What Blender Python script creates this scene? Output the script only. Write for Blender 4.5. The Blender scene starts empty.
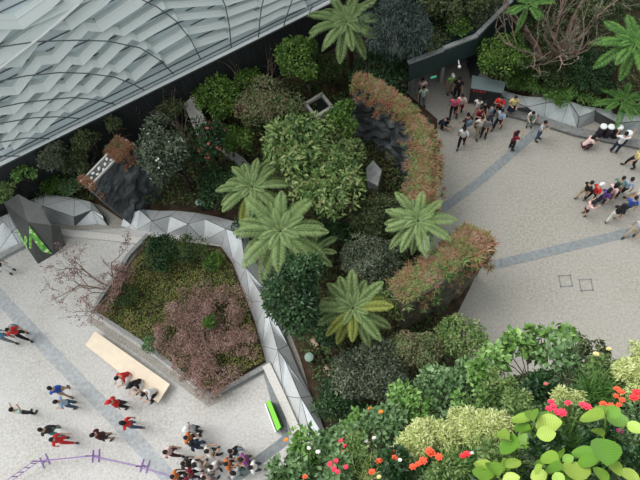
import bpy, bmesh, math, random
import numpy as np
from mathutils import Vector, Matrix, Euler
random.seed(7); rng = np.random.default_rng(7)
SC = bpy.context.scene; COL = SC.collection
PI = math.pi

# ------------------------------------------------------------------ camera
H = 24.0; F = 540.0; NX, NY = 385.0, 455.0      # camera height, focal length in pixels, where the plumb line meets the picture
_d = Vector((NX-320, -(NY-240), -F)).normalized()
_Z = -_d; _Y = (Vector((0,1,0)) - _Z.y*_Z).normalized(); _X = _Y.cross(_Z)
MC = Matrix((_X, _Y, _Z))
cam = bpy.data.objects.new('camera', bpy.data.cameras.new('camera')); COL.objects.link(cam)
cam.data.sensor_width = 36; cam.data.lens = F*36/640
cam.data.clip_end = 300; cam.data.clip_start = 0.05
cam.matrix_world = Matrix.Translation((0,0,H)) @ MC.to_4x4()
SC.camera = cam

# ------------------------------------------------------------------ daylight
w = bpy.data.worlds.new('overcast_sky'); SC.world = w; w.use_nodes = True
nt = w.node_tree; nt.nodes.clear()
tc = nt.nodes.new('ShaderNodeTexCoord'); sx = nt.nodes.new('ShaderNodeVectorMath'); sx.operation = 'DOT_PRODUCT'
sx.inputs[1].default_value = (-0.52, 0.36, 0.76)
nt.links.new(tc.outputs['Generated'], sx.inputs[0])
rp = nt.nodes.new('ShaderNodeValToRGB')
rp.color_ramp.elements[0].position = 0.0; rp.color_ramp.elements[0].color = (0.30,0.34,0.36,1)
rp.color_ramp.elements[1].position = 1.0; rp.color_ramp.elements[1].color = (1.0,1.0,1.0,1)
nt.links.new(sx.outputs['Value'], rp.inputs[0])
bg = nt.nodes.new('ShaderNodeBackground'); bg.inputs[1].default_value = 1.3
out = nt.nodes.new('ShaderNodeOutputWorld')
nt.links.new(rp.outputs[0], bg.inputs[0]); nt.links.new(bg.outputs[0], out.inputs[0])
sun = bpy.data.objects.new('sun', bpy.data.lights.new('sun','SUN')); COL.objects.link(sun)
sun.data.energy = 2.3; sun.data.angle = math.radians(40); sun.data.color = (1.0,0.985,0.96)
sun.rotation_euler = Vector((-0.50,0.22,0.80)).to_track_quat('Z','Y').to_euler()
SC.view_settings.view_transform = 'Standard'; SC.view_settings.look = 'None'
SC.view_settings.gamma = 1; SC.view_settings.use_curve_mapping = False
SC.view_settings.exposure = 0.2

# ------------------------------------------------------------------ helpers
def at(px, py, z=0.0):
    v = MC @ Vector((px-320, -(py-240), -F)); t = (z-H)/v.z
    return Vector((0,0,H)) + v*t
def atd(px, py, dep):
    v = MC @ Vector((px-320, -(py-240), -F)); return Vector((0,0,H)) + v*(dep/F)
def depth(p): return -((MC.transposed() @ (Vector(p)-Vector((0,0,H)))).z)
def msize(px, p): return px*depth(p)/F

def link(o, parent=None):
    COL.objects.link(o)
    if parent is not None: o.parent = parent
    return o
def tag(o, label=None, cat=None, group=None, kind=None):
    if label: o['label'] = label
    if cat: o['category'] = cat
    if group: o['group'] = group
    if kind: o['kind'] = kind
    return o
def empty(name, loc, rz=0, **k):
    o = bpy.data.objects.new(name, None); o.location = loc; o.rotation_euler = (0,0,rz); o.empty_display_size = .2
    link(o); tag(o, **k); return o
def mk(name, V, Fc, mat, parent=None, smooth=False):
    me = bpy.data.meshes.new(name); me.from_pydata([tuple(v) for v in V], [], Fc); me.update()
    if mat is not None:
        for m in (mat if isinstance(mat,(list,tuple)) else [mat]): me.materials.append(m)
    if smooth: me.polygons.foreach_set('use_smooth', [True]*len(me.polygons))
    return link(bpy.data.objects.new(name, me), parent)
def np_mesh(name, V, Q, mat, smooth=False):
    """V (n,3) floats, Q (m,k) ints, fast"""
    me = bpy.data.meshes.new(name); n, (m, k) = len(V), Q.shape
    me.vertices.add(n); me.vertices.foreach_set('co', np.ascontiguousarray(V, dtype=np.float32).ravel())
    me.loops.add(m*k); me.loops.foreach_set('vertex_index', np.ascontiguousarray(Q, dtype=np.int32).ravel())
    me.polygons.add(m); me.polygons.foreach_set('loop_start', np.arange(0, m*k, k, dtype=np.int32))
    me.polygons.foreach_set('loop_total', np.full(m, k, dtype=np.int32))
    me.update(calc_edges=True); me.materials.append(mat)
    if smooth: me.polygons.foreach_set('use_smooth', [True]*m)
    return me
class MB:
    def __init__(s): s.V=[]; s.F=[]
    def add(s, V, Fc):
        o=len(s.V); s.V += [Vector(v) for v in V]; s.F += [tuple(o+i for i in f) for f in Fc]; return s
    def box(s, c, d, rz=0, M=None):
        hx,hy,hz=[q/2 for q in d]; R = M if M else Matrix.Rotation(rz,3,'Z'); c=Vector(c)
        V=[c+R@Vector((x*hx,y*hy,z*hz)) for z in(-1,1) for y in(-1,1) for x in(-1,1)]
        return s.add(V,[(0,2,3,1),(4,5,7,6),(0,1,5,4),(2,6,7,3),(0,4,6,2),(1,3,7,5)])
    def bar(s, a, b, wd, ht=None, up=Vector((0,0,1))):
        a=Vector(a);b=Vector(b);ht=ht or wd; y=(b-a); L=y.length
        if L<1e-6: return s
        y/=L; x=y.cross(up); x = x.normalized() if x.length>1e-4 else Vector((1,0,0)); z=x.cross(y)
        M=Matrix((x,y,z)).transposed(); return s.box((a+b)/2,(wd,L,ht),M=M)
    def tube(s, pts, rad, n=6, cap=True):
        pts=[Vector(p) for p in pts]; rad = rad if isinstance(rad,(list,tuple)) else [rad]*len(pts)
        o=len(s.V); ref=Vector((0.31,0.17,0.93))
        for i,p in enumerate(pts):
            t=(pts[min(i+1,len(pts)-1)]-pts[max(i-1,0)]).normalized()
            x=t.cross(ref); x = x.normalized() if x.length>1e-3 else Vector((1,0,0)); y=t.cross(x)
            for k in range(n):
                a=2*PI*k/n; s.V.append(p+(x*math.cos(a)+y*math.sin(a))*rad[i])
        for i in range(len(pts)-1):
            for k in range(n):
                a=o+i*n+k;b=o+i*n+(k+1)%n; s.F.append((a,b,b+n,a+n))
        if cap: s.F.append(tuple(o+k for k in range(n))[::-1]); s.F.append(tuple(o+(len(pts)-1)*n+k for k in range(n)))
        return s
    def lathe(s, prof, c=(0,0,0), n=16):
        o=len(s.V); c=Vector(c)
        for r,z in prof:
            for k in range(n): s.V.append(c+Vector((r*math.cos(2*PI*k/n), r*math.sin(2*PI*k/n), z)))
        for i in range(len(prof)-1):
            for k in range(n):
                a=o+i*n+k;b=o+i*n+(k+1)%n; s.F.append((a,b,b+n,a+n))
        s.F.append(tuple(o+k for k in range(n))[::-1]); s.F.append(tuple(o+(len(prof)-1)*n+k for k in range(n)))
        return s
    def ball(s, c, r, n=10, m=7, M=None):
        o=len(s.V); c=Vector(c); r=Vector(r) if hasattr(r,'__len__') else Vector((r,r,r))
        for i in range(1,m):
            th=PI*i/m
            for k in range(n):
                v=Vector((r.x*math.sin(th)*math.cos(2*PI*k/n), r.y*math.sin(th)*math.sin(2*PI*k/n), r.z*math.cos(th)))
                s.V.append(c+(M@v if M else v))
        top=len(s.V); s.V.append(c+(M@Vector((0,0,r.z)) if M else Vector((0,0,r.z)))); s.V.append(c-(M@Vector((0,0,r.z)) if M else Vector((0,0,r.z))))
        for i in range(m-2):
            for k in range(n):
                a=o+i*n+k;b=o+i*n+(k+1)%n; s.F.append((a,a+n,b+n,b))
        for k in range(n):
            s.F.append((top,o+k,o+(k+1)%n)); q=o+(m-2)*n; s.F.append((top+1,q+(k+1)%n,q+k))
        return s
    def prism(s, pts, z0, z1):
        """pts: xy outline, z1 may be list"""
        n=len(pts); z1=z1 if isinstance(z1,(list,tuple)) else [z1]*n; z0=z0 if isinstance(z0,(list,tuple)) else [z0]*n
        V=[(p[0],p[1],z0[i]) for i,p in enumerate(pts)]+[(p[0],p[1],z1[i]) for i,p in enumerate(pts)]
        Fc=[tuple(range(n))[::-1], tuple(range(n,2*n))]+[(i,(i+1)%n,n+(i+1)%n,n+i) for i in range(n)]
        return s.add(V,Fc)
    def build(s, name, mat, parent=None, smooth=False, bevel=0, fix=True):
        me=bpy.data.meshes.new(name); me.from_pydata([tuple(v) for v in s.V],[],s.F)
        if fix:
            b=bmesh.new(); b.from_mesh(me); bmesh.ops.recalc_face_normals(b,faces=b.faces)
            if bevel: bmesh.ops.bevel(b,geom=[e for e in b.edges if len(e.link_faces)==2 and e.calc_face_angle(0)>.6],offset=bevel,segments=1,affect='EDGES')
            b.to_mesh(me); b.free()
        for m in (mat if isinstance(mat,(list,tuple)) else [mat]): me.materials.append(m)
        if smooth: me.polygons.foreach_set('use_smooth',[True]*len(me.polygons))
        return link(bpy.data.objects.new(name,me),parent)

# ------------------------------------------------------------------ materials
def newmat(name):
    m=bpy.data.materials.new(name); m.use_nodes=True; nt=m.node_tree; return m,nt,nt.nodes['Principled BSDF']
def flat(name, col, rough=.7, metal=0, spec=.3, noise=0, nscale=8):
    m,nt,b=newmat(name); b.inputs['Roughness'].default_value=rough; b.inputs['Metallic'].default_value=metal
    b.inputs['Specular IOR Level'].default_value=spec
    if noise:
        n=nt.nodes.new('ShaderNodeTexNoise'); n.inputs['Scale'].default_value=nscale; n.inputs['Detail'].default_value=6
        t=nt.nodes.new('ShaderNodeTexCoord'); nt.links.new(t.outputs['Object'],n.inputs['Vector'])
        r=nt.nodes.new('ShaderNodeValToRGB'); r.color_ramp.elements[0].position=.3; r.color_ramp.elements[1].position=.7
        r.color_ramp.elements[0].color=tuple(c*(1-noise) for c in col)+(1,); r.color_ramp.elements[1].color=tuple(min(1,c*(1+noise)) for c in col)+(1,)
        nt.links.new(n.outputs[0],r.inputs[0]); nt.links.new(r.outputs[0],b.inputs['Base Color'])
    else: b.inputs['Base Color'].default_value=tuple(col)+(1,)
    return m
def leafmat(name, cols, rough=.5, trans=.18, clump=1.2, spec=.35):
    """colour varies leaf by leaf and softly from one bough to the next"""
    m,nt,b=newmat(name); N=nt.nodes; L=nt.links
    g=N.new('ShaderNodeNewGeometry'); r=N.new('ShaderNodeValToRGB')
    el=r.color_ramp.elements
    while len(el)<len(cols): el.new(.5)
    for i,c in enumerate(cols): el[i].position=i/(len(cols)-1); el[i].color=tuple(c)+(1,)
    n=N.new('ShaderNodeTexNoise'); n.inputs['Scale'].default_value=clump; n.inputs['Detail'].default_value=2
    t=N.new('ShaderNodeTexCoord'); L.new(t.outputs['Object'],n.inputs['Vector'])
    mx=N.new('ShaderNodeMath'); mx.operation='MULTIPLY_ADD'; mx.inputs[1].default_value=.7; L.new(g.outputs['Random Per Island'],mx.inputs[0])
    m2=N.new('ShaderNodeMath'); m2.operation='MULTIPLY_ADD'; m2.inputs[1].default_value=1.5; m2.inputs[2].default_value=-.58; L.new(n.outputs[0],m2.inputs[0])
    L.new(m2.outputs[0],mx.inputs[2]); mx.use_clamp=True
    L.new(mx.outputs[0],r.inputs[0]); L.new(r.outputs[0],b.inputs['Base Color'])
    b.inputs['Roughness'].default_value=rough; b.inputs['Specular IOR Level'].default_value=spec
    if trans:
        tr=N.new('ShaderNodeBsdfTranslucent'); L.new(r.outputs[0],tr.inputs[0]); ms=N.new('ShaderNodeMixShader'); ms.inputs[0].default_value=trans
        L.new(b.outputs[0],ms.inputs[1]); L.new(tr.outputs[0],ms.inputs[2]); L.new(ms.outputs[0],N['Material Output'].inputs[0])
    return m
def paving(name, c0, c1, c2):
    m,nt,b=newmat(name); N=nt.nodes; L=nt.links
    t=N.new('ShaderNodeTexCoord')
    n1=N.new('ShaderNodeTexNoise'); n1.inputs['Scale'].default_value=9; n1.inputs['Detail'].default_value=5; n1.inputs['Roughness'].default_value=.8
    n2=N.new('ShaderNodeTexNoise'); n2.inputs['Scale'].default_value=.35; n2.inputs['Detail'].default_value=6; n2.inputs['Roughness'].default_value=.65
    L.new(t.outputs['Object'],n1.inputs['Vector']); L.new(t.outputs['Object'],n2.inputs['Vector'])
    r=N.new('ShaderNodeValToRGB'); r.color_ramp.elements[0].position=.36; r.color_ramp.elements[1].position=.64
    r.color_ramp.elements[0].color=tuple(c0)+(1,); r.color_ramp.elements[1].color=tuple(c1)+(1,)
    r2=N.new('ShaderNodeValToRGB'); r2.color_ramp.elements[0].position=.38; r2.color_ramp.elements[1].position=.66
    r2.color_ramp.elements[0].color=(0,0,0,1); r2.color_ramp.elements[1].color=(1,1,1,1)
    L.new(n1.outputs[0],r.inputs[0]); L.new(n2.outputs[0],r2.inputs[0])
    mx=N.new('ShaderNodeMixRGB'); mx.inputs[2].default_value=tuple(c2)+(1,)
    ml=N.new('ShaderNodeMath'); ml.operation='MULTIPLY'; ml.inputs[1].default_value=.55; L.new(r2.outputs[0],ml.inputs[0])
    L.new(ml.outputs[0],mx.inputs[0]); L.new(r.outputs[0],mx.inputs[1]); L.new(mx.outputs[0],b.inputs['Base Color'])
    b.inputs['Roughness'].default_value=.75
    bp=N.new('ShaderNodeBump'); bp.inputs['Strength'].default_value=.2; L.new(n1.outputs[0],bp.inputs['Height']); L.new(bp.outputs[0],b.inputs['Normal'])
    return m
def rockmat(name, c0, c1, c2, stretch=(1,1,3), bump=.8, scale=1.6):
    m,nt,b=newmat(name); N=nt.nodes; L=nt.links
    t=N.new('ShaderNodeTexCoord'); mp=N.new('ShaderNodeMapping'); mp.inputs['Scale'].default_value=stretch; L.new(t.outputs['Object'],mp.inputs[0])
    n=N.new('ShaderNodeTexNoise'); n.inputs['Scale'].default_value=scale; n.inputs['Detail'].default_value=9; n.inputs['Roughness'].default_value=.65; L.new(mp.outputs[0],n.inputs['Vector'])
    r=N.new('ShaderNodeValToRGB'); e=r.color_ramp.elements; e.new(.5); e[0].position=.35; e[2].position=.7
    for i,c in enumerate((c0,c1,c2)): e[i].color=tuple(c)+(1,)
    L.new(n.outputs[0],r.inputs[0]); L.new(r.outputs[0],b.inputs['Base Color']); b.inputs['Roughness'].default_value=.75
    bp=N.new('ShaderNodeBump'); bp.inputs['Strength'].default_value=bump; bp.inputs['Distance'].default_value=.1; L.new(n.outputs[0],bp.inputs['Height']); L.new(bp.outputs[0],b.inputs['Normal'])
    return m
M={}
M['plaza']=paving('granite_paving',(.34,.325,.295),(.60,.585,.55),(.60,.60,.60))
M['plaza_r']=paving('granite_paving_dim',(.23,.215,.185),(.40,.38,.33),(.36,.35,.32))  # same granite, coloured darker partly for the weaker light on the right
M['band']=flat('dark_paving_band',(.38,.40,.41),.7,noise=.2,nscale=6)
M['band_r']=flat('grey_paving_band',(.22,.24,.245),.7,noise=.2,nscale=6)
M['kerb']=flat('kerb_granite',(.27,.28,.27),.8,noise=.2,nscale=10)
M['pale']=flat('pale_granite',(.62,.60,.56),.8,noise=.12,nscale=12)
M['step']=flat('step_granite',(.20,.205,.20),.8,noise=.2,nscale=7)
M['soil']=flat('soil',(.055,.036,.022),.95,noise=.5,nscale=3)
M['black']=rockmat('black_wall',(.012,.015,.016),(.02,.024,.025),(.035,.04,.04),(6,6,.4),.3,2)
M['alu']=flat('brushed_panel',(.74,.77,.78),.40,metal=.35,noise=.06,nscale=5)
M['alu_d']=flat('panel_joint',(.10,.11,.11),.6)
M['alu_r']=flat('brushed_panel_darker',(.50,.54,.54),.42,metal=.25,noise=.08,nscale=5)  # darker tone of the brushed panel, for the right-hand wall and columns
M['glass']=flat('shell_glass',(.74,.82,.84),.3,spec=.5,noise=.08,nscale=.6)
M['beam']=flat('shell_beam',(.72,.78,.75),.6)
M['white']=flat('white_paint',(.82,.84,.84),.5)
M['rib']=flat('rib_steel',(.10,.125,.125),.5)
M['slate']=rockmat('dark_slate',(.025,.03,.032),(.075,.085,.09),(.20,.22,.22),(1,1,2.2),1.0,1.3)
M['moss']=rockmat('mossy_rock',(.03,.027,.017),(.09,.08,.05),(.18,.17,.10),(.6,.6,7),1.0,2)
M['rock']=rockmat('boulder_rock',(.10,.10,.08),(.2,.19,.15),(.32,.31,.27),(1,1,1),.6,2)
M['concrete']=flat('concrete',(.34,.35,.34),.85,noise=.2,nscale=4)
M['canopy']=flat('dark_green_cladding',(.016,.035,.035),.4,spec=.4)
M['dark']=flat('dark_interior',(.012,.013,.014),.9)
M['bronze']=flat('dark_bronze',(.10,.105,.10),.4,metal=.5,noise=.1,nscale=4)
M['wood']=flat('bleached_timber',(.80,.68,.53),.6,noise=.06,nscale=3)
M['lime']=flat('lime_board',(.22,.66,.05),.5)
M['limed']=flat('dark_green_board',(.03,.10,.03),.5)
M['purple']=flat('purple_rope',(.28,.17,.42),.6)
M['bark']=flat('bark',(.10,.075,.055),.9,noise=.4,nscale=12)
M['bark_d']=flat('dark_bark',(.035,.028,.022),.9,noise=.4,nscale=12)
M['bark_g']=flat('pinkish_bark',(.26,.19,.15),.85,noise=.3,nscale=9)
M['fibre']=flat('fern_trunk',(.04,.026,.016),.95,noise=.4,nscale=15)
M['log']=flat('pale_cut_wood',(.58,.42,.32),.8,noise=.2,nscale=8)
LM={}
LM['fern']=leafmat('fern_frond_green',[(.15,.24,.08),(.25,.36,.13),(.36,.46,.21)],.5,.2,.6)
LM['fern_y']=leafmat('fern_frond_yellowing',[(.20,.27,.05),(.34,.38,.08),(.42,.42,.12)],.5,.2,.6)
LM['fern_d']=leafmat('fern_frond_bright',[(.05,.15,.03),(.12,.28,.05),(.22,.40,.10)],.5,.2,.6)
LM['bright']=leafmat('bright_green_leaves',[(.025,.07,.012),(.08,.17,.025),(.20,.32,.06)],.4)
LM['dark']=leafmat('dark_green_leaves',[(.008,.028,.009),(.02,.06,.018),(.06,.13,.04)],.35,.1)
LM['grey']=leafmat('grey_green_leaves',[(.03,.048,.028),(.085,.11,.065),(.22,.25,.16)],.5,.1)
LM['mixed']=leafmat('mixed_green_leaves',[(.035,.08,.02),(.10,.19,.05),(.22,.32,.10),(.34,.36,.16)],.45)
LM['redgreen']=leafmat('russet_green_leaves',[(.06,.10,.03),(.13,.18,.07),(.22,.24,.11),(.34,.20,.15)],.5)
LM['pink']=leafmat('dusky_pink_leaves',[(.12,.10,.05),(.30,.18,.145),(.44,.28,.24),(.56,.40,.36)],.6,.15)
LM['olive']=leafmat('olive_leaves',[(.02,.03,.012),(.06,.085,.03),(.15,.18,.07)],.5,.12)
LM['conifer']=leafmat('blue_grey_needles',[(.03,.05,.045),(.075,.11,.095),(.15,.20,.17)],.6,.05)
LM['brom']=leafmat('bromeliad_leaves',[(.07,.12,.03),(.22,.26,.08),(.30,.17,.09),(.26,.10,.07),(.40,.30,.20)],.5,.15,1.6)
LM['russet']=leafmat('russet_rosettes',[(.10,.12,.04),(.26,.15,.07),(.30,.10,.065),(.34,.25,.14)],.5,.15,1.6)
LM['cover']=leafmat('yellow_green_cover',[(.04,.08,.015),(.13,.19,.04),(.26,.29,.08),(.32,.27,.10)],.6,.15,1.5)
LM['blue']=leafmat('blue_green_leaves',[(.04,.09,.03),(.13,.24,.09),(.28,.42,.20)],.45)
LM['rose']=leafmat('rose_leaves',[(.04,.11,.02),(.14,.29,.06),(.31,.50,.16)],.4)
LM['white_tree']=leafmat('dusky_green_leaves',[(.02,.035,.02),(.06,.085,.05),(.17,.20,.13)],.5,.1)
LM['pale']=leafmat('pale_yellow_green_leaves',[(.30,.40,.10),(.62,.68,.28),(.80,.83,.50)],.5,.25)
LM['lime']=leafmat('lime_leaves',[(.16,.30,.03),(.30,.48,.05),(.48,.62,.10)],.4,.25,2)
LM['grass']=leafmat('fine_grass',[(.04,.11,.02),(.10,.24,.05),(.22,.38,.10)],.5,.2,3)
LM['under']=leafmat('undergrowth_leaves',[(.01,.025,.008),(.035,.065,.018),(.09,.15,.04),(.12,.10,.04)],.6,.1,.9)
LM['bud']=leafmat('red_brown_leaflets',[(.16,.08,.07),(.30,.17,.15),(.42,.28,.25)],.6,.1)
M['red']=flat('red_petals',(.85,.045,.06),.5); M['scarlet']=flat('scarlet_petals',(.80,.12,.05),.5); M['pinkp']=flat('pink_petals',(.80,.06,.12),.5)
M['orange']=flat('orange_petals',(.85,.30,.04),.5); M['whitep']=flat('white_petals',(.80,.78,.74),.5); M['coral']=flat('coral_petals',(.62,.16,.13),.5)
M['yellowp']=flat('pale_yellow_petals',(.80,.68,.32),.5); M['magenta']=flat('magenta_petals',(.35,.03,.16),.5)

# ------------------------------------------------------------------ leaves
# leaf templates: x across, y along, z normal
T_SMALL=(np.array([(0,0,0),(-.5,.45,.10),(0,1,-.05),(.5,.45,.10),(0,.5,-.04)],float),
         np.array([(0,4,1,1),(1,4,2,2),(0,3,4,4),(3,2,4,4)]))
def _tmpl(V,Q): return (np.array(V,float),np.array(Q))
T_SMALL=_tmpl([(0,0,0),(-.5,.42,.10),(0,1,-.12),(.5,.42,.10),(0,.45,-.03)],[(0,4,1),(1,4,2),(0,3,4),(3,2,4)])
def broad():
    V=[];Q=[]
    ys=[0,.12,.32,.55,.78,.93,1.0]; ws=[.03,.30,.47,.50,.36,.16,.01]
    for y,wd in zip(ys,ws):
        dz=-.10*y*y
        V+=[(-wd,y,.10*wd*2+dz+.02),(-wd*.5,y,.05*wd+dz+.012),(0,y,dz-.02),(wd*.5,y,.05*wd+dz+.012),(wd,y,.10*wd*2+dz+.02)]
    for i in range(len(ys)-1):
        for k in range(4): Q.append((i*5+k,i*5+k+1,i*5+k+6,i*5+k+5))
    T=[]
    for a,b,c,d in Q: T+=[(a,b,c),(a,c,d)]
    return _tmpl(V,T)
T_BROAD=broad()
T_STRAP=_tmpl([(-.5,0,0),(.5,0,0),(-.45,.35,.16),(.45,.35,.16),(-.32,.7,.10),(.32,.7,.10),(0,1,-.12)],[(0,1,3),(0,3,2),(2,3,5),(2,5,4),(4,5,6)])
def _norm(a): return a/np.maximum(np.linalg.norm(a,axis=1,keepdims=True),1e-9)
def place_leaves(name, tmpl, P, Ydir, Nrm, length, width, mat, smooth=False):
    """every leaf is a folded blade at P pointing along Ydir with its face towards Nrm"""
    V,Q=tmpl; Y=_norm(Ydir); X=_norm(np.cross(Y,Nrm)); Z=np.cross(X,Y)
    L=np.asarray(length).reshape(-1,1,1)*np.ones((len(P),1,1)); W=np.asarray(width).reshape(-1,1,1)*np.ones((len(P),1,1))
    v=V[None,:,:]
    out=P[:,None,:]+X[:,None,:]*v[:,:,0:1]*W+Y[:,None,:]*v[:,:,1:2]*L+Z[:,None,:]*v[:,:,2:3]*L
    q=Q[None]+ (np.arange(len(P))*len(V))[:,None,None]
    return np_mesh(name,out.reshape(-1,3),q.reshape(-1,Q.shape[1]),mat,smooth)
def crown_pts(r, n, lumps, lump_r=.42, up=.35, flatbot=.5, fill=.45):
    """points on the lumpy skin of a crown of radii r (x,y,z), centred on the origin, with outward directions"""
    r=np.array(r,float)
    c=rng.normal(size=(lumps,3)); c=_norm(c); c[:,2]=np.where(c[:,2]<-.2, -c[:,2]*flatbot, c[:,2])
    c*= (1-lump_r)*rng.uniform(.6,1.28,(lumps,1))
    lr=lump_r*rng.uniform(.5,1.2,lumps)
    i=rng.integers(0,lumps,n); d=_norm(rng.normal(size=(n,3))); 
    d=_norm(d+_norm(c)[i]*.55+np.array([0,0,up]))
    rad=lr[i]*(1-fill*rng.random(n)**2)
    p=c[i]+d*rad[:,None]
    return p*r, d
def foliage(name, r, n, leaf, mat, wid=.5, lumps=22, tmpl=None, droop=.2, lump_r=.42, jitter=.55, center=(0,0,0), up=.35, extra=None):
    p,d=crown_pts(r,n,lumps,lump_r,up)
    nrm=_norm(d+rng.normal(size=(n,3))*jitter*.6+np.array([0,0,.4]))
    y=_norm(rng.normal(size=(n,3))+d*.8+np.array([0,0,-droop])); 
    L=leaf*rng.uniform(.65,1.25,n)
    return place_leaves(name,tmpl or T_SMALL,p+np.array(center),y,nrm,L,L*wid,mat)
def trunk_mb(h, r, base=(0,0,0), spread=.9, limbs=5, lean=(0,0), top_r=None, seed=0, fork=.45):
    R=random.Random(seed); mb=MB(); base=Vector(base)
    f=base+Vector((lean[0]*fork,lean[1]*fork,h*fork))
    mb.tube([base-Vector((0,0,.1)),base+Vector((lean[0]*.1+.03,lean[1]*.1,h*.2)),f],[r*1.3,r,r*.8],7)
    for k in range(limbs):
        a=2*PI*k/limbs+R.uniform(-.4,.4); e=Vector((math.cos(a)*spread,math.sin(a)*spread,0))
        p1=f+e*.35+Vector((0,0,(h*(1-fork))*.4)); p2=f+e*.8+Vector((lean[0]*.4,lean[1]*.4,h*(1-fork)*.8))
        mb.tube([f,p1,p2],[r*.6,r*.4,r*.2],5)
        for q in range(2):
            b=a+R.uniform(-.9,.9); mb.tube([p1,p1+Vector((math.cos(b)*spread*.5,math.sin(b)*spread*.5,h*.18))],[r*.25,r*.1],4)
    return mb
def plant(name, px, py, rpx, zc, rz, mat, leaf, label, cat, n=None, squash=1.0, wid=.5, lumps=22, bark='bark', group=None, droop=.2, lump_r=.42, limbs=5, z0=0.0, tmpl=None, cover=1.1, up=.35, flowers=None):
    """a shrub or tree whose crown centre stands at height zc over the ground seen at the pixel"""
    c=at(px,py,zc); R=msize(rpx,c); rx,ry=R,R*squash
    t=empty(name,(c.x,c.y,z0),label=label,cat=cat,group=group)
    area=4*PI*((rx*ry+rx*rz+ry*rz)/3)
    if n is None: n=int(min(9000,cover*area/(leaf*leaf*wid*.5)))
    me=foliage('foliage',(rx,ry,rz),n,leaf,LM[mat],wid,lumps,tmpl,droop,lump_r,center=(0,0,zc-z0),up=up)
    o=bpy.data.objects.new('foliage',me); link(o,t)
    trunk_mb(zc-z0,max(.03,R*.07),spread=R*.55,limbs=limbs,seed=int(px+py)).build('trunk',M[bark],t,smooth=True)
    if flowers:
        fm,cnt,fr=flowers
        vv=np.zeros(len(me.vertices)*3,dtype=np.float32); me.vertices.foreach_get('co',vv); vv=vv.reshape(-1,3); dv=vv-np.array([0,0,zc-z0])
        s=(np.linalg.norm(dv/np.array([rx,ry,rz]),axis=1)>.72)&(dv[:,2]>0); vv=vv[s]; dv=_norm(dv[s])
        for k in rng.integers(0,len(vv),cnt): flower(fr,fm,t,Vector(vv[k])+Vector((0,0,.04)),Vector(dv[k]))
    return t
_fl={}
def flower(r, mk_, parent, loc, d=None):
    """a rosette of petals"""
    key=(mk_,)
    if key not in _fl:
        mb=MB()
        for ring,(k,rr,zz) in enumerate(((7,1.0,0.0),(5,.62,.22))):
            for i in range(k):
                a=2*PI*i/k+ring*.4; ca,sa=math.cos(a),math.sin(a); s=Vector((-sa,ca,0))
                e=Vector((ca,sa,0))*rr
                mb.add([Vector((0,0,zz)),e*.6+s*.36*rr+Vector((0,0,zz+.22)),e+Vector((0,0,zz+.12)),e*.6-s*.36*rr+Vector((0,0,zz+.22))],[(0,1,2,3)])
        o=mb.build('flower',M[mk_],None,fix=False); COL.objects.unlink(o); _fl[key]=o.data; bpy.data.objects.remove(o)
    o=bpy.data.objects.new('flower',_fl[key]); link(o,parent); o.location=loc; s=r*random.uniform(.8,1.2); o.scale=(s,s,s)
    q=(d if d is not None else Vector((0,0,1))).to_track_quat('Z','Y'); o.rotation_euler=q.to_euler(); return o
# ------------------------------------------------------------------ ground
def S(o): return tag(o,kind='structure')
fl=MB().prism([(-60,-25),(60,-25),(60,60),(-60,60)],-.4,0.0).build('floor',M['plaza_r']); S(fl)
def poly(pxs,z=0): return [at(x,y,z) for x,y in pxs]
# the brighter paving of the left-hand square
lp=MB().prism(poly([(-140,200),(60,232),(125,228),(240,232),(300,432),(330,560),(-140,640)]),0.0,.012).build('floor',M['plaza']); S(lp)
def strip(name,pts,wm,z,mat,zb=None):
    P=[at(x,y,0) for x,y in pts]; mb=MB(); V=[]
    for i,p in enumerate(P):
        t=(P[min(i+1,len(P)-1)]-P[max(i-1,0)]).normalized(); nrm=Vector((-t.y,t.x,0))*wm/2
        V+=[p+nrm+Vector((0,0,z)),p-nrm+Vector((0,0,z)),p-nrm+Vector((0,0,zb or 0)),p+nrm+Vector((0,0,zb or 0))]
    Fc=[]
    for i in range(len(P)-1):
        a=i*4;b=a+4
        Fc+=[(a,a+1,b+1,b),(a+1,a+2,b+2,b+1),(a+3,a,b,b+3),(a+2,a+3,b+3,b+2)]
    Fc+=[(0,3,2,1),tuple(len(V)-4+k for k in range(4))]
    mb.add(V,Fc); return S(mb.build(name,mat))
strip('trim_1',[(-70,215),(0,297),(58,360),(110,413),(152,458),(240,560)],.62,.018,M['band'],.012)
strip('trim_2',[(490,266),(560,249),(640,230),(760,200)],.42,.014,M['band_r'])
strip('trim_3',[(436,214),(480,181),(545,124)],.42,.014,M['band_r'])
strip('trim_4',[(206,402),(278,362)],.30,.03,M['kerb'],.012)
strip('trim_5',[(266,366),(281,418),(286,440),(230,482)],.42,.02,M['band_r'],.012)
# two drain covers in the right-hand paving
for (x,y,lab) in ((565.5,281,'square paved drain cover further left in the right-hand square'),(586,285,'square drain cover with darker frame, right of its pair')):
    c=at(x,y,0); t=empty('drain_cover',(c.x,c.y,0),math.radians(4),label=lab,cat='drain cover',group='drain covers')
    mb=MB(); s=.25
    for dx,dy,a,b in ((0,s,.55,.045),(0,-s,.55,.045),(s,0,.045,.55),(-s,0,.045,.55)): mb.box((dx,dy,.006),(a,b,.012))
    mb.build('frame',M['step'],t); MB().box((0,0,.004),(.44,.44,.008)).build('lid',M['plaza_r'],t)
# planted ground
g1=poly([(-60,150),(0,214),(30,200),(60,196),(100,205),(125,222),(165,214),(240,224),(262,262),(300,358),(322,430),(345,520),(470,480),(468,350),(455,318),(470,288),(470,268),(425,256),(437,225),(437,120),(408,95),(408,70),(380,40),(320,-40),(100,40)])
mb=MB(); mb.prism(g1,0,.10); S(mb.build('floor',M['soil']))
g2=poly([(470,60),(508,93),(560,108),(640,128),(760,150),(760,-60),(380,-60),(480,50)])
S(MB().prism(g2,0,.10).build('floor',M['soil']))
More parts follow.
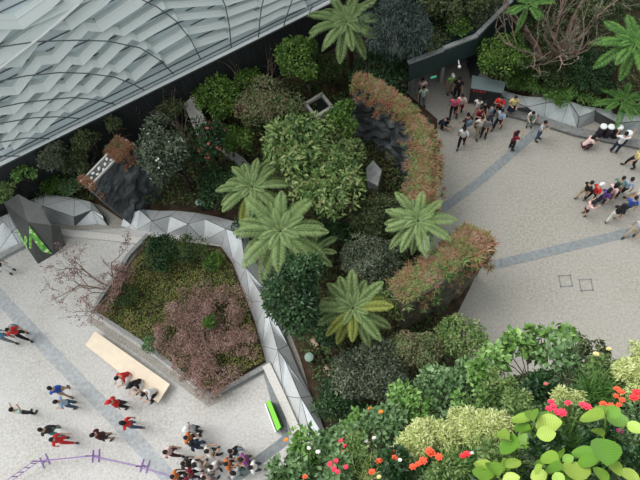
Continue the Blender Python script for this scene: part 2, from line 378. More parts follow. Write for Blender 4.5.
# path through the trees, bare brown earth and grey slabs
strip('trim_6',[(330,86),(322,112),(318,140),(330,165)],.7,.14,flat('earth_path',(.16,.09,.055),.95,noise=.3),.0)
strip('trim_7',[(226,152),(243,166),(262,185)],.45,.45,M['concrete'])
# faceted low wall around the planter bed
def facet_wall(name,outer,inner,ridge,zr,zi,mat,zo=.0,gap=.007,kind=True,zs=None):
    """outer/inner/ridge: pixel polylines of the same length; folded metal triangles over a dark core"""
    n=len(outer); R=random.Random(3)
    O=[at(*p,zo) for p in outer]; I=[at(*p,zi) for p in inner]
    A=[at(*p,(zr if zs is None else zs[i])) for i,p in enumerate(ridge)]
    tris=[]
    for i in range(n-1):
        if i%2==0: tris+=[(O[i],O[i+1],A[i]),(O[i+1],A[i+1],A[i]),(I[i],A[i],I[i+1]),(I[i+1],A[i],A[i+1])]
        else: tris+=[(O[i],O[i+1],A[i+1]),(O[i],A[i+1],A[i]),(I[i],A[i],A[i+1]),(I[i+1],I[i],A[i+1])]
    core=MB(); pan=MB()
    for t in tris:
        c=(t[0]+t[1]+t[2])/3; nn=(t[1]-t[0]).cross(t[2]-t[0]); 
        if nn.length<1e-5: continue
        nn.normalize(); nn = nn if nn.z>0 else -nn
        s=[]
        for v in t:
            d=v-c; s.append(c+d*max(0,1-gap*2.4/max(d.length,.1))+nn*.015)
        pan.add(s,[(0,1,2)])
        core.add(list(t),[(0,1,2)])
    # back and bottom of the core
    for i in range(n-1): core.add([I[i],I[i+1],Vector((I[i+1].x,I[i+1].y,0)),Vector((I[i].x,I[i].y,0))],[(0,1,2,3)])
    root=core.build(name,M['alu_d'],fix=False); p=pan.build('panels',mat,root,fix=True)
    if kind: S(root)
    # panel normals up
    me=p.data; b=bmesh.new(); b.from_mesh(me)
    for f in b.faces:
        if f.normal.z<0: f.normal_flip()
    b.to_mesh(me); b.free(); return root
facet_wall('wall_planter',
 [(121,226),(137,230),(150,232),(167,234),(186,236),(204,241),(222,246),(233,260),(241,280),(250,301),(257,324),(263,346),(271,370),(284,396),(298,426),(312,450)],
 [(133,207),(145,210),(160,211),(178,211),(197,213),(217,217),(236,222),(248,236),(256,262),(266,290),(277,318),(288,345),(299,372),(311,396),(322,424),(332,450)],
 [(124,216),(140,210),(152,221),(170,216),(188,224),(205,219),(226,229),(241,234),(246,268),(252,279),(266,302),(270,320),(278,350),(285,360),(301,398),(308,425)],
 .8,.35,M['alu'],zs=[.4,.7,.9,.7,.95,.7,.9,.75,1.0,.65,1.0,.65,1.0,.65,1.0,.6])
facet_wall('wall_garden',
 [(-30,262),(-5,256),(22,249),(36,235),(49,222),(75,226),(98,224),(108,226)],
 [(-30,232),(-2,218),(8,214),(31,200),(44,194),(75,198),(91,202),(103,216)],
 [(-28,245),(4,222),(12,232),(38,209),(43,206),(74,217),(92,210),(104,220)],
 .8,.45,M['alu'],zs=[.7,.6,.75,.6,.8,.75,.65,.4])
strip('trim_8',[(-40,276),(-5,262),(30,243),(60,229)],.30,.25,M['concrete'])
strip('trim_9',[(62,233),(110,238),(160,244)],.35,.16,M['pale'])
facet_wall('wall_square',
 [(492,103),(507,109),(520,112),(544,119),(561,124),(577,129),(594,121),(617,133),(640,133),(700,142)],
 [(498,88),(508,92),(522,96),(546,98),(568,102),(583,106),(597,108),(617,112),(640,116),(700,125)],
 [(497,92),(503,97),(527,107),(546,103),(569,101),(579,117),(595,111),(617,123),(641,121),(700,131)],
 .8,.45,M['alu_r'],zs=[.7,.6,.75,.65,.8,.65,.7,.8,.7,.7])
strip('trim_10',[(497,110),(540,122),(575,133),(640,146),(720,160)],.45,.18,M['step'])
# pale granite coping beside the folded wall, planter kerb
strip('trim_11',[(268,366),(283,398),(299,434)],.36,.42,M['pale'])
strip('trim_12',[(150,236),(131,256),(95,312),(152,349),(213,397),(272,364)],.2,.28,M['kerb'])
strip('trim_15',[(88,318),(148,357),(210,404),(232,392)],.30,.024,M['plaza_r'],.012)
# soil of the planter bed
S(MB().prism(poly([(150,238),(98,312),(213,392),(266,362),(255,322),(232,262),(222,248)]),0.01,.2).build('floor',M['soil']))
# retaining wall, its rail, and the glazed shell above it
W0=at(0,168,3.2); W1=at(320,10,3.2); U=(W1-W0).normalized(); INN=Vector((U.y,-U.x,0))
def wallseg(a,b,th,z0,z1,name,mat,par=None):
    a=W0+U*a; b=W0+U*b; return MB().prism([(a.x,a.y),(b.x,b.y),(b.x-INN.x*th,b.y-INN.y*th),(a.x-INN.x*th,a.y-INN.y*th)],z0,z1).build(name,mat,par)
S(wallseg(-14,32,.5,0,3.2,'wall_back',M['black']))
bl=wallseg(-14,32,.6,3.2,3.26,'trim_13',M['rib']); S(bl)
mb=MB(); mb.tube([W0-U*14+INN*.05+Vector((0,0,.22)),W0+U*32+INN*.05+Vector((0,0,.22))],.055,6); mb.box(W0+U*9-INN*.12+Vector((0,0,.09)),(46,.18,.06),rz=math.atan2(U.y,U.x))
S(mb.build('trim_14',M['white']))
LEAN=math.radians(-12); VV=Vector((0,0,1))*math.cos(LEAN)+INN*math.sin(LEAN); NN=U.cross(VV); NN = NN if NN.dot(INN)>0 else -NN
def sh(px,py,off=0):
    d=MC@Vector((px-320,-(py-240),-F)); o=Vector((0,0,H)); base=W0-INN*.3
    t=(base-o).dot(NN)/d.dot(NN); q=o+d*t; return q+NN*off
def uv(u,v,off=0): return W0-INN*.3+U*u+VV*v+NN*off
shell=MB().add([uv(-14,0),uv(34,0),uv(34,22),uv(-14,22),uv(-14,0,-.1),uv(34,0,-.1),uv(34,22,-.1),uv(-14,22,-.1)],[(0,1,2,3),(7,6,5,4),(0,4,5,1),(3,2,6,7),(0,3,7,4),(1,5,6,2)]).build('window_1',M['glass']); S(shell)
ARC=[ # hoops of the shell, from the upper right to the lower left, and the nodes where the glazing folds
 ([(307,0),(304,8),(302,12)],[(308,-6),(304,7)]),
 ([(287,-6),(285,0),(281,12),(279,20)],[(286,-6),(284,5),(281,14)]),
 ([(259,-8),(257,0),(255,15),(254,31)],[(258,-6),(257,6),(256,17),(254,27)]),
 ([(216,-12),(221,0),(225,20),(227,41)],[(219,-8),(222,5),(224,16),(226,27),(227,37)]),
 ([(120,-16),(153,0),(172,14),(187,33),(197,53)],[(118,-16),(152,-3),(166,7),(178,19),(188,33),(195,46)]),
 ([(-20,42),(0,39),(35,34),(73,33),(105,34),(137,41),(156,53),(170,67)],[(24,26),(71,27),(101,29),(122,33),(138,39),(154,50),(165,61)]),
 ([(-20,75),(0,73),(25,68),(58,65),(85,66),(112,70),(130,77),(141,83)],[(-22,66),(22,63),(58,60),(83,62),(101,65),(118,70),(134,78)]),
 ([(-20,101),(0,99),(20,95),(47,92),(70,90),(92,92),(112,97)],[(-18,93),(19,91),(48,88),(69,88),(88,90),(103,94)]),
 ([(-20,118),(0,115),(31,110),(55,109),(78,111)],[(-16,112),(15,110),(38,108),(56,107),(70,109)]),
 ([(-20,137),(0,134),(25,130),(48,131)],[(-14,131),(10,128),(28,128),(42,129)]),
 ([(-20,151),(0,148),(18,148)],[(-10,146),(6,145),(15,146)])]
for pts,_ in ARC:
    P=[sh(x,y,.62) for x,y in pts]; mb=MB(); mb.tube(P,.028,5); mb.build('hoop',M['rib'],shell,smooth=True)
def beam(P,off=.0,wd=.42,dp=.5):
    """folded glazing beam along P: a wide pale face with a white upper lip"""
    mb=MB();lip=MB(); V=[];Q=[]
    n=len(P)
    for i,p in enumerate(P):
        V+=[p,p+NN*dp*.9+VV*wd*.25,p+VV*wd+NN*dp*.55,p+VV*(wd+.10)]
    for i in range(n-1):
        a=i*4;b=a+4
        for k in range(3): Q.append((a+k,a+k+1,b+k+1,b+k))
    Q+=[(0,1,2,3),(4*n-4,4*n-3,4*n-2,4*n-1)]
    mb.add(V,Q).build('glazing_beam',M['beam'],shell)
    lip.tube([p+VV*(wd+.0)+NN*(dp*.57) for p in P],.03,4).build('lip',M['white'],shell)
# rows climb from node k of one hoop to node k+1 of the hoop above, running level just before each fold
seen=set()
def lead(i,k,fr):
    nodes=ARC[i][1]; a=nodes[k-1] if k>0 else (nodes[k][0]-25,nodes[k][1]); b=nodes[k]; return (b[0]+(a[0]-b[0])*fr, b[1]+(a[1]-b[1])*fr)
shift={10:1,9:1,8:1,7:1,6:0,5:1,4:0,3:0,2:0,1:0}
for i in range(10,0,-1):
    nd=ARC[i][1]; up_=ARC[i-1][1]
    for k in range(len(nd)):
        fr=.45 if i-1>=5 else .15
        # link counted from the wall end, so that rows keep their height
        ku=len(up_)-1-(len(nd)-1-k)
        if i-1>=4: ku = ku if ku>=0 else 0
        ku=max(0,min(ku,len(up_)-1))
        a=nd[k]; b=up_[ku]
        if (b[0]-a[0])<8: continue
        P=[sh(*a),sh(*lead(i-1,ku,fr)),sh(*b)] if ku>0 or i-1>=5 else [sh(*a),sh(*b)]
        pitch=.42 if i>4 else .26
        beam(P,wd=pitch if i>5 else .30,dp=.5 if i>4 else .35)
# rows that end on the wall between hoops
# fine glazing bars between the beams
mb=MB()
for k in range(44):
    v=.25+k*.36
    mb.bar(uv(-14,v,.03),uv(34,v,.03),.03,.05,up=NN)
mb.build('glazing_bar',M['rib'],shell)
# upper left shell beams that leave the frame
for pts in ([(0,62),(24,46),(60,20),(95,-14)],[(-20,26),(24,26),(52,6),(62,-4)],[(71,27),(103,4),(114,-6)],[(101,29),(137,6),(150,-4)]):
    beam([sh(x,y) for x,y in pts],wd=.5,dp=.55)
MB().tube([sh(-20,72,.7),sh(0,58,.7),(sh(40,27,.7)),sh(76,-4,.7)],.05,5).build('hoop',M['white'],shell)

# ------------------------------------------------------------------ rock walls
def wall_slab(name,top,thick,zt,zb,mat,label,cat,lean=0.0,sub=10,rough=.16,side=None,parts=None,seed=1):
    """rough stone wall following a pixel polyline at its top edge; thickness in metres to the left of travel"""
    P=[at(x,y,zt) for x,y in top]; R=random.Random(seed); t=empty(name,(P[0].x,P[0].y,0)); tag(t,label,cat) if label else S(t)
    # resample
    L=[0]; 
    for i in range(1,len(P)): L.append(L[-1]+(P[i]-P[i-1]).length)
    n=max(6,int(L[-1]/.28)); Q=[]
    for k in range(n+1):
        s=L[-1]*k/n; i=max(j for j in range(len(L)) if L[j]<=s+1e-6); i=min(i,len(P)-2); f=(s-L[i])/(L[i+1]-L[i]); Q.append(P[i].lerp(P[i+1],f))
    V=[];Fc=[];rows=int((zt-zb)/.26)+1; base=Q[0].copy()
    for si,sgn in enumerate((0,1)):
        for r in range(rows+1):
            z=zb+(zt-zb)*r/rows
            for k,q in enumerate(Q):
                tt=(Q[min(k+1,n)]-Q[max(k-1,0)]).normalized(); nm=Vector((-tt.y,tt.x,0))
                off=(lean*(zt-z)*(-1 if sgn==0 else 1)); blk=math.sin(k*1.9+r*.8)*math.cos(r*1.4-k*.7)
                j=(blk*.5+R.uniform(-1,1)*.6)*rough*(0 if r==rows else 1)
                p=q+nm*(thick*sgn)+nm*(off+j*(1 if sgn else -1)); V.append(Vector((p.x-base.x,p.y-base.y,z+ (R.uniform(-.07,.07) if 0<r<rows else 0))))
    N=n+1
    def idx(s,r,k): return s*(rows+1)*N+r*N+k
    for s in (0,1):
        for r in range(rows):
            for k in range(n): Fc.append((idx(s,r,k),idx(s,r,k+1),idx(s,r+1,k+1),idx(s,r+1,k)))
    for k in range(n): Fc.append((idx(0,rows,k),idx(0,rows,k+1),idx(1,rows,k+1),idx(1,rows,k)))
    for r in range(rows):
        Fc.append((idx(0,r,0),idx(0,r+1,0),idx(1,r+1,0),idx(1,r,0))); Fc.append((idx(0,r,n),idx(1,r,n),idx(1,r+1,n),idx(0,r+1,n)))
    o=MB().add(V,Fc).build('stone_face',mat,t)
    return t,Q
def bromeliads(par,Q,base,n,wdt,mat,size,seed=2,hang=.25,name='bromeliad_cover',side=0.0,zoff=0.0,mats=None):
    """rosettes of strap leaves crowded along the top of a wall"""
    g=np.random.default_rng(seed); P=[];Y=[];Nn=[];L=[]
    for i in range(n):
        k=g.integers(0,len(Q)-1); f=g.random(); q=Q[k].lerp(Q[k+1],float(f)); tt=(Q[k+1]-Q[k]).normalized(); nm=Vector((-tt.y,tt.x,0))
        o=g.normal()*wdt*.45+side; c=q+nm*o; zz=c.z+zoff-max(0,abs(o-side)-wdt*.5)*hang*8
        s=size*g.uniform(.6,1.25); m=12; a0=g.uniform(0,6.28)
        for j in range(m):
            a=a0+2*PI*j/m*1.0+g.uniform(-.2,.2); el=g.uniform(.15,1.1)
            y=np.array([math.cos(a)*math.cos(el),math.sin(a)*math.cos(el),math.sin(el)])
            P.append((c.x-base.x,c.y-base.y,zz+.04)); Y.append(y); Nn.append((-math.cos(a)*math.sin(el),-math.sin(a)*math.sin(el),math.cos(el))); L.append(s*g.uniform(.8,1.1))
    L=np.array(L); me=place_leaves(name,T_STRAP,np.array(P),np.array(Y),np.array(Nn),L,L*.16,LM[mat])
    return link(bpy.data.objects.new(name,me),par)
# A: dark slate block with a pebble trough on its top, left of the white-flowered tree
tA,QA=wall_slab('slate_wall',[(90,189),(110,168),(131,146)],.62,3.4,.0,M['slate'],'dark slate wall block with a pebble trough along its top, left of the white-flowered tree','rock wall',lean=.20,seed=4)
# pebbles and timber offcuts on the slate block
def rim(Q,z,o1,o2,mat,par,base,name='rim',h=.1):
    mb=MB()
    for o in (o1,o2):
        V=[]
        for k,q in enumerate(Q):
            tt=(Q[min(k+1,len(Q)-1)]-Q[max(k-1,0)]).normalized(); nm=Vector((-tt.y,tt.x,0)); V.append(Vector((q.x-base.x,q.y-base.y,z))+nm*o)
        for a,b in zip(V[:-1],V[1:]): mb.bar(a,b,.07,h)
    mb.build(name,mat,par)
bA=Vector((tA.location.x,tA.location.y,0))
rim(QA,3.46,.05,.58,M['pale'],tA,bA)
_r=random.Random(11)
peb=None
for i in range(15):
    k=_r.randint(0,len(QA)-2); f=(i+.5)/15*(len(QA)-1); k=int(f); q=QA[k].lerp(QA[min(k+1,len(QA)-1)],f-k); nm=Vector((-U.y,U.x,0))
    c=Vector((q.x,q.y,3.40))+nm*(.16,.32,.47,.24,.40)[i%5]
    if peb is None: me=MB().ball((0,0,.06),(.10,.07,.055),8,6); peb=me.build('pebble',M['whitep'],None,smooth=True)
    else: o=peb.copy(); COL.objects.link(o); peb2=o
    o=peb if i==0 else peb2
    o.location=c; o.rotation_euler=(0,0,_r.uniform(0,3)); s=_r.uniform(.8,1.15); o.scale=(s,s,s)
    tag(o,('first','second','third','fourth','fifth','sixth','seventh','eighth','ninth','tenth','eleventh','twelfth','thirteenth','fourteenth','last')[i]+' white pebble along the slate block trough, counting up from its lower left end','pebble','white pebbles on the slate block')
bromeliads(tA,QA[-4:],bA,130,.9,'russet',.25,3,side=.3)
bromeliads(tA,QA[:2],bA,40,1.1,'russet',.22,4,side=.3)
# B: curved rock wall crowned with russet bromeliads
tB,QB=wall_slab('rock_wall',[(352,86),(370,92),(389,106),(407,121),(416,144),(415,172),(412,202)],.55,4.0,0,M['slate'],'curved dark rock wall crowned with russet bromeliads beside the right-hand square','rock wall',lean=.08,seed=6,rough=.22)
bB=Vector((tB.location.x,tB.location.y,0))
bromeliads(tB,QB,bB,560,.55,'brom',.25,5,side=.28)
bromeliads(tB,QB,bB,220,.6,'russet',.26,25,side=.3)
bromeliads(tB,QB,bB,200,.6,'mixed',.24,15,side=.3)
bromeliads(tB,QB[len(QB)//2:],bB,260,.6,'brom',.3,6,side=.6,hang=.35,zoff=-.3)
# C: mossy wall with strata
tC,QC=wall_slab('mossy_wall',[(404,306),(428,292),(452,276),(474,258),(489,240)],.95,4.0,0,M['moss'],'mossy layered rock wall topped with bromeliads, jutting into the right-hand square','rock wall',lean=.06,seed=8,rough=.12)
bC=Vector((tC.location.x,tC.location.y,0))
bromeliads(tC,QC,bC,420,.8,'brom',.26,7,side=.6)
bromeliads(tC,QC,bC,200,.8,'mixed',.26,17,side=.5)
bromeliads(tC,QC[-5:],bC,90,.9,'brom',.36,9,side=.3)
# pale slab under the fern and grey monolith, boulder
def blockpx(name,pts,z0,z1,mat,label=None,cat=None,bevel=.02,**k):
    P=poly(pts,z1 if not isinstance(z1,list) else 0)
    if isinstance(z1,list): P=[at(x,y,z) for (x,y),z in zip(pts,z1)]
    o=MB().prism(P,z0,z1).build(name,mat,None,bevel=bevel); 
    if label: tag(o,label,cat,**k)
    else: S(o)
    return o
blockpx('stone_slab',[(423,236),(429,236),(432,262),(426,262)],0,1.4,M['white'],'narrow white slab below the fern between the two planted rock walls','slab')
blockpx('stone_block',[(366,168),(373,160),(382,170),(378,186),(367,180)],0,1.2,M['concrete'],'grey faceted stone block among the shrubs below the curved rock wall','stone')
def boulder(px,py,r,z,label,mat='rock',sq=.6):
    c=at(px,py,z); R=random.Random(int(px)); b=bmesh.new(); bmesh.ops.create_icosphere(b,subdivisions=3,radius=1)
    for v in b.verts:
        n=math.sin(v.co.x*3+px)*math.cos(v.co.y*2.7)*.12+math.sin(v.co.z*5+v.co.x*2)*.06; v.co*=1+n; v.co.x*=r; v.co.y*=r*.8; v.co.z*=r*sq
    me=bpy.data.meshes.new('boulder'); b.to_mesh(me); b.free(); me.materials.append(M[mat]); o=link(bpy.data.objects.new('boulder',me)); o.location=(c.x,c.y,r*sq*.55+.05); tag(o,label,'rock')
boulder(398,152,.75,.5,'mossy rounded boulder at the foot of the curved rock wall')
boulder(545,92,.7,.3,'low mossy boulder behind the folded metal wall under the gnarled tree','moss',.4)
# concrete ramp wedge near the back wall
mb=MB(); a,b_,c_,d_=at(181,97,1.7),at(194,97,1.7),at(209,126,.9),at(197,136,.9); mb.add([a,b_,c_,d_]+[Vector((v.x,v.y,0)) for v in(a,b_,c_,d_)],[(0,1,2,3),(0,4,5,1),(1,5,6,2),(2,6,7,3),(3,7,4,0),(7,6,5,4)])
tag(mb.build('concrete_wedge',M['pale']),'light grey sloping concrete wedge standing against the black back wall','concrete')
# square sunken shaft with a pale rim
c=at(319,107,.6); t=empty('light_shaft',(c.x,c.y,.1),math.radians(35),label='square shaft with pale rim and black opening among the trees, near the back wall',cat='shaft')
mb=MB()
for dx,dy,a,b in ((0,.5,1.15,.14),(0,-.5,1.15,.14),(.5,0,.14,1.0),(-.5,0,.14,1.0)): mb.box((dx,dy,.35),(a,b,.7))
mb.build('rim',M['pale'],t); MB().box((0,0,.25),(.9,.9,.5)).build('opening',M['dark'],t)
# ------------------------------------------------------------------ entrance building
zc=3.3
can=[(409,66),(444,52),(478,38),(512,3),(560,-50)]
P=[at(x,y,zc) for x,y in can]
t=empty('entrance_building',(P[0].x,P[0].y,0),label='dark green entrance building with planted roof and open doorway at the top',cat='building')
b0=P[0].copy(); b0.z=0
def loc(v): return v-b0
back=[p+Vector((-.6,3.2,0)) for p in P]
def ring(z0,z1,grow=0):
    mb=MB()
    out=[Vector((p.x-b0.x,p.y-b0.y)) for p in P]+[Vector((p.x-b0.x,p.y-b0.y)) for p in back[::-1]]
    mb.prism(out,z0,z1); return mb
ring(zc-1.15,zc).build('fascia',M['canopy'],t)
mb=MB()
for a,b_ in zip(P[:-1],P[1:]): mb.bar(loc(a)+Vector((-.05,.16,.05)),loc(b_)+Vector((-.05,.10,.05)),.2,.1)
mb.build('roof_coping',M['kerb'],t)
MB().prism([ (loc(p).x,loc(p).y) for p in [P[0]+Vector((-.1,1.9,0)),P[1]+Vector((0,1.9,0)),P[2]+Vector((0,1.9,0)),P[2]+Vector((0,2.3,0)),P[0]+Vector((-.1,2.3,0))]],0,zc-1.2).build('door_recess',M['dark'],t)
MB().prism([ (loc(p).x,loc(p).y) for p in [P[2]+Vector((.2,-.0,0)),P[3],P[4],P[4]+Vector((-.3,1,0)),P[3]+Vector((-.4,.8,0)),P[2]+Vector((-.0,1.2,0))]],0,zc-1.16).build('side_wall',M['canopy'],t)
for (x,y) in ((412,92),(441,82)):
    q=loc(at(x,y,0)); mb=MB().box((q.x,q.y,(zc-1.15)/2),(.16,.16,zc-1.17)); mb.build('column',M['alu_r'],t)
q=at(434,73,2.35); e_=MB().box((q.x-b0.x,q.y-b0.y,2.05),(.28,.05,.09),rz=.3)
m,nt_,b=newmat('exit_light'); b.inputs['Emission Color'].default_value=(.1,.6,.4,1); b.inputs['Emission Strength'].default_value=.35; b.inputs['Base Color'].default_value=(.05,.3,.2,1)
e_.build('exit_light',m,t)
# white wall lamp
q=at(458.5,63,2.6); t2=empty('security_camera',(q.x,q.y,2.5),label='small white dome camera on a bracket fixed to the green fascia',cat='camera')
MB().tube([(0,.1,.18),(0,-.08,.2),(.03,-.14,.08)],.025,8).build('bracket',M['white'],t2,smooth=True); MB().ball((.04,-.15,.02),.085,12,8).build('dome',M['white'],t2,smooth=True)
# dark counter with a slate roof
tz=1.25; K=[at(472,75,tz),at(506,82,tz),at(503,93,tz),at(471,88,tz)]
c=(K[0]+K[2])/2; t=empty('counter',(c.x,c.y,0),label='dark counter with grey-green sloping top and red marks, beside the round green shrub',cat='counter')
mb=MB().prism([(k.x-c.x,k.y-c.y) for k in K],tz-.07,tz); mb.build('counter_top',flat('slate_green_top',(.15,.20,.20),.45),t)
ins=[(k-c)*.93 for k in K]; mb=MB().prism([(k.x,k.y) for k in ins],0.0,tz-.07); mb.build('body',flat('dark_panel',(.035,.04,.042),.3),t)
for k in (ins[3],ins[2],(ins[2]+ins[3])/2):
    MB().box((k.x,k.y-.03,tz/2-.05),(.06,.06,tz-.1)).build('post',M['canopy'],t)
d=(ins[2]-ins[3]).normalized(); 
mb=MB()
for i in range(4):   # the red characters
    q=ins[3]+d*(.12+.17*i); q.z=tz-.16; nrm=Vector((d.y,-d.x,0)); q+=nrm*.02
    mb.box(q,(.11,.02,.025),rz=math.atan2(d.y,d.x)); mb.box(q-Vector((0,0,.05)),(.11,.02,.02),rz=math.atan2(d.y,d.x)); mb.box(q-Vector((0,0,.03)),(.02,.02,.11),rz=math.atan2(d.y,d.x))
mb.build('lettering',M['red'],t)
# dark covered drums with white lids
drum=None
for i,(x,y) in enumerate(((596.5,137.5),(604,138),(612,138.5),(621,144))):
    c=at(x,y,0)
    if i==0:
        drum=empty('drum',(c.x,c.y,0)); p1=MB().lathe([(.13,0),(.15,.05),(.155,.5),(.14,.94)],n=18).build('drum_body',flat('dark_purple_cloth',(.03,.022,.035),.8),drum,smooth=True)
        p2=MB().lathe([(.14,.94),(.165,.95),(.165,.99),(.13,1.03),(.06,1.05)],n=18).build('lid',M['white'],drum,smooth=True); o=drum
    else:
        o=drum.copy(); COL.objects.link(o)
        for ch in (p1,p2): q=ch.copy(); COL.objects.link(q); q.parent=o
    o.location=(c.x,c.y,.0)
    tag(o,['leftmost dark drum with white lid beside the crouching person in pink','second dark drum with white lid from the left, middle of the tight three','third dark drum with white lid, right end of the tight three','dark drum with white lid set apart, behind the person in white shirt'][i],'drum','dark drums with white lids')
# ------------------------------------------------------------------ faceted information kiosk
pts={ 'a':(18,194,2.5),'b':(4,203,2.3),'c':(28,222,2.3),'d':(51,225,2.0),'e':(41,207,2.3),'f':(28,249,.9),'g':(38,264,0.02),'h':(53,255,.02),'i':(60,226,1.3),'j':(65,246,.02)}
Pk={k:at(x,y,z) for k,(x,y,z) in pts.items()}
Pk['k']=Vector((Pk['b'].x-.1,Pk['b'].y+.0,.02)); Pk['k']=at(14,226,.02); Pk['l']=at(33,216,.02); Pk['m']=at(50,224,.02)
c=Pk['g'].copy(); c.z=0; t=empty('information_kiosk',c,label='faceted dark bronze kiosk with a bright green display at the left edge',cat='kiosk')
def kf(fs,name,mat,off=0):
    mb=MB()
    for f in fs: 
        V=[Pk[k]-c for k in f]; mb.add(V,[tuple(range(len(V)))])
    return mb.build(name,mat,t,fix=False)
kf(['abc','ace','ecd','bkf','bfc','kgf','cfgh','chd','eal','edl','abk','akl','lmd','dim','dih','ijh','imj'],'shell',M['bronze'])
# green display: triangle on the front face
m,nt_,b=newmat('green_display'); N=nt_.nodes; L=nt_.links
n=N.new('ShaderNodeTexVoronoi'); n.inputs['Scale'].default_value=5; tcn=N.new('ShaderNodeTexCoord'); L.new(tcn.outputs['Object'],n.inputs['Vector'])
r=N.new('ShaderNodeValToRGB'); e=r.color_ramp.elements; e.new(.45); e[0].color=(.75,.75,.6,1); e[0].position=.08; e[1].color=(.16,.42,.04,1); e[2].color=(.04,.22,.05,1); e[2].position=.8
L.new(n.outputs['Distance'],r.inputs[0]); L.new(r.outputs[0],b.inputs['Base Color']); L.new(r.outputs[0],b.inputs['Emission Color']); b.inputs['Emission Strength'].default_value=.25
fn=(Pk['h']-Pk['g']).cross(Pk['c']-Pk['g']).normalized(); fn = fn if fn.dot(Vector((0,0,H))-Pk['g'])>0 else -fn
def onface(u,v): # bilinear on c-d-h-f
    A_,B_,C_,D_=Pk['c'],Pk['d'],Pk['h'],Pk['f']; return (A_.lerp(B_,u)).lerp(D_.lerp(C_,u),v)
V=[onface(.04,.12),onface(.05,.95),onface(.95,.95)]; V=[p-c+fn*.05 for p in V]
mb=MB().add(V+[v-fn*.03 for v in V],[(0,1,2),(5,4,3),(0,3,4,1),(1,4,5,2),(2,5,3,0)]); mb.build('display',m,t)
V=[Pk['b'].lerp(Pk['k'],.35).lerp(Pk['f'],.45),Pk['k'].lerp(Pk['f'],.6),Pk['f'].lerp(Pk['c'],.02),Pk['f'].lerp(Pk['c'],.45)]
fn2=(V[1]-V[0]).cross(V[2]-V[0]).normalized(); fn2= fn2 if fn2.dot(Vector((0,0,H))-V[0])>0 else -fn2
MB().add([v-c+fn2*.04 for v in V],[(0,1,2,3)]).build('display',m,t)
# ------------------------------------------------------------------ bench, lime sign, rope barrier
P=[at(x,y,.45) for x,y in((95,331),(170,384),(158,403),(85,345))]; c=(P[0]+P[2])/2
t=empty('bench',(c.x,c.y,0),label='long pale timber bench with three seated people beside the planter',cat='bench')
MB().prism([(p.x-c.x,p.y-c.y) for p in P],.36,.45).build('seat',M['wood'],t,bevel=.012)
ins=[(p-c)*.9 for p in P]; MB().prism([(p.x,p.y) for p in ins],0.018,.36).build('base',flat('timber_base',(.30,.24,.18),.8),t)
P=[at(x,y,.9) for x,y in((266,402),(270,400),(281,427),(277,431))]; c=(P[0]+P[2])/2
t=empty('sign_board',(c.x,c.y,0),label='lime green narrow sign board standing beside the pale granite coping',cat='sign')
MB().prism([(p.x-c.x,p.y-c.y) for p in P],.84,.9).build('board_top',M['lime'],t); ins=[(p-c)*.92 for p in P]; MB().prism([(p.x,p.y) for p in ins],.0,.84).build('board_side',M['limed'],t)
d=(P[3]-P[0]).normalized(); nn=Vector((d.y,-d.x,0)); 
MB().prism([(v.x-c.x,v.y-c.y) for v in (P[0]-nn*.0+Vector((-.16,-.05,0)),P[3]+Vector((-.16,-.05,0)),P[3]+Vector((-.10,-.03,0)),P[0]+Vector((-.10,-.03,0)))],0,.5).build('white_panel',M['white'],t)
# purple rope barrier: posts on crossed feet, rails between
def barrier(pa,pb,rungs,label,post=True):
    a=at(*pa,0.02); b_=at(*pb,0.02); t=empty('rope_barrier',a,label=label,cat='barrier',group='purple barrier along the left square')
    v=b_-a; mb=MB()
    for z in (.85,.45): mb.tube([(0,0,z),(v.x*.5,v.y*.5,z-.05),(v.x,v.y,z)],.015,5)
    mb.build('rope',M['purple'],t)
    if rungs:
        for k in range(rungs):
            p=v*((k+.5)/rungs); MB().tube([(p.x,p.y,.42),(p.x,p.y,.86)],.02,4).build('rung',M['purple'],t)
    MB().tube([(0,0,0.02),(0,0,.95)],.03,6).build('post',M['purple'],t)
    dd=v.normalized(); s=Vector((-dd.y,dd.x,0))
    f=MB(); f.bar(dd*.14-s*.26,dd*.14+s*.26+Vector((0,0,.001)),.035,.04); f.bar(-dd*.14-s*.26,-dd*.14+s*.26+Vector((0,0,.001)),.035,.04); f.bar(-dd*.16,dd*.16+Vector((0,0,.001)),.05,.05)
    for q in f.V: q.z+=.03
    f.build('foot',M['purple'],t)
barrier((45,461),(-10,500),9,'purple barrier panel with rungs at the bottom left corner')
barrier((96,456),(48,461),0,'purple double rope barrier left of the middle post')
barrier((145,466),(99,456),0,'purple rope barrier below the person in dark maroon shirt')
barrier((195,482),(148,467),0,'purple rope barrier nearest the bottom crowd of people')
# garden lamps, logs
for x,y,lab in ((199,202,'green-topped garden lamp post behind the folded wall, under the red-flowered tree'),(309,357,'green-topped garden lamp on brown soil beside the dark glossy tree')):
    c=at(x,y,.8); t=empty('garden_lamp',(c.x,c.y,.1),label=lab,cat='garden lamp',group='garden lamps')
    MB().lathe([(.16,0),(.16,.6),(.2,.62),(.2,.66)],n=14).build('lamp_post',M['canopy'],t,smooth=False); MB().lathe([(.2,.66),(.2,.7),(.1,.74)],n=14).build('lamp_lid',flat('pale_green_lid',(.24,.34,.28),.5),t)
for x0,y0,x1,y1,lab in ((312,339,317,347,'pinkish cut log on the soil nearer the dark glossy tree'),(325,367,331,375,'pinkish cut log on the soil above the dark grey shrub'),(93,137,99,144,'short pale cut log by the slate block near the back wall')):
    a=at(x0,y0,.3);b_=at(x1,y1,.3); o=MB().tube([a,b_],.14,9).build('log',M['log'],smooth=False); tag(o,lab,'log')
c=at(322,352,.2); o=MB().tube([at(318.5,350,.2),at(323.5,363,.2)],.12,8).build('log',M['bark_d']); tag(o,'dark fallen log lying between the two pinkish cut logs','log')
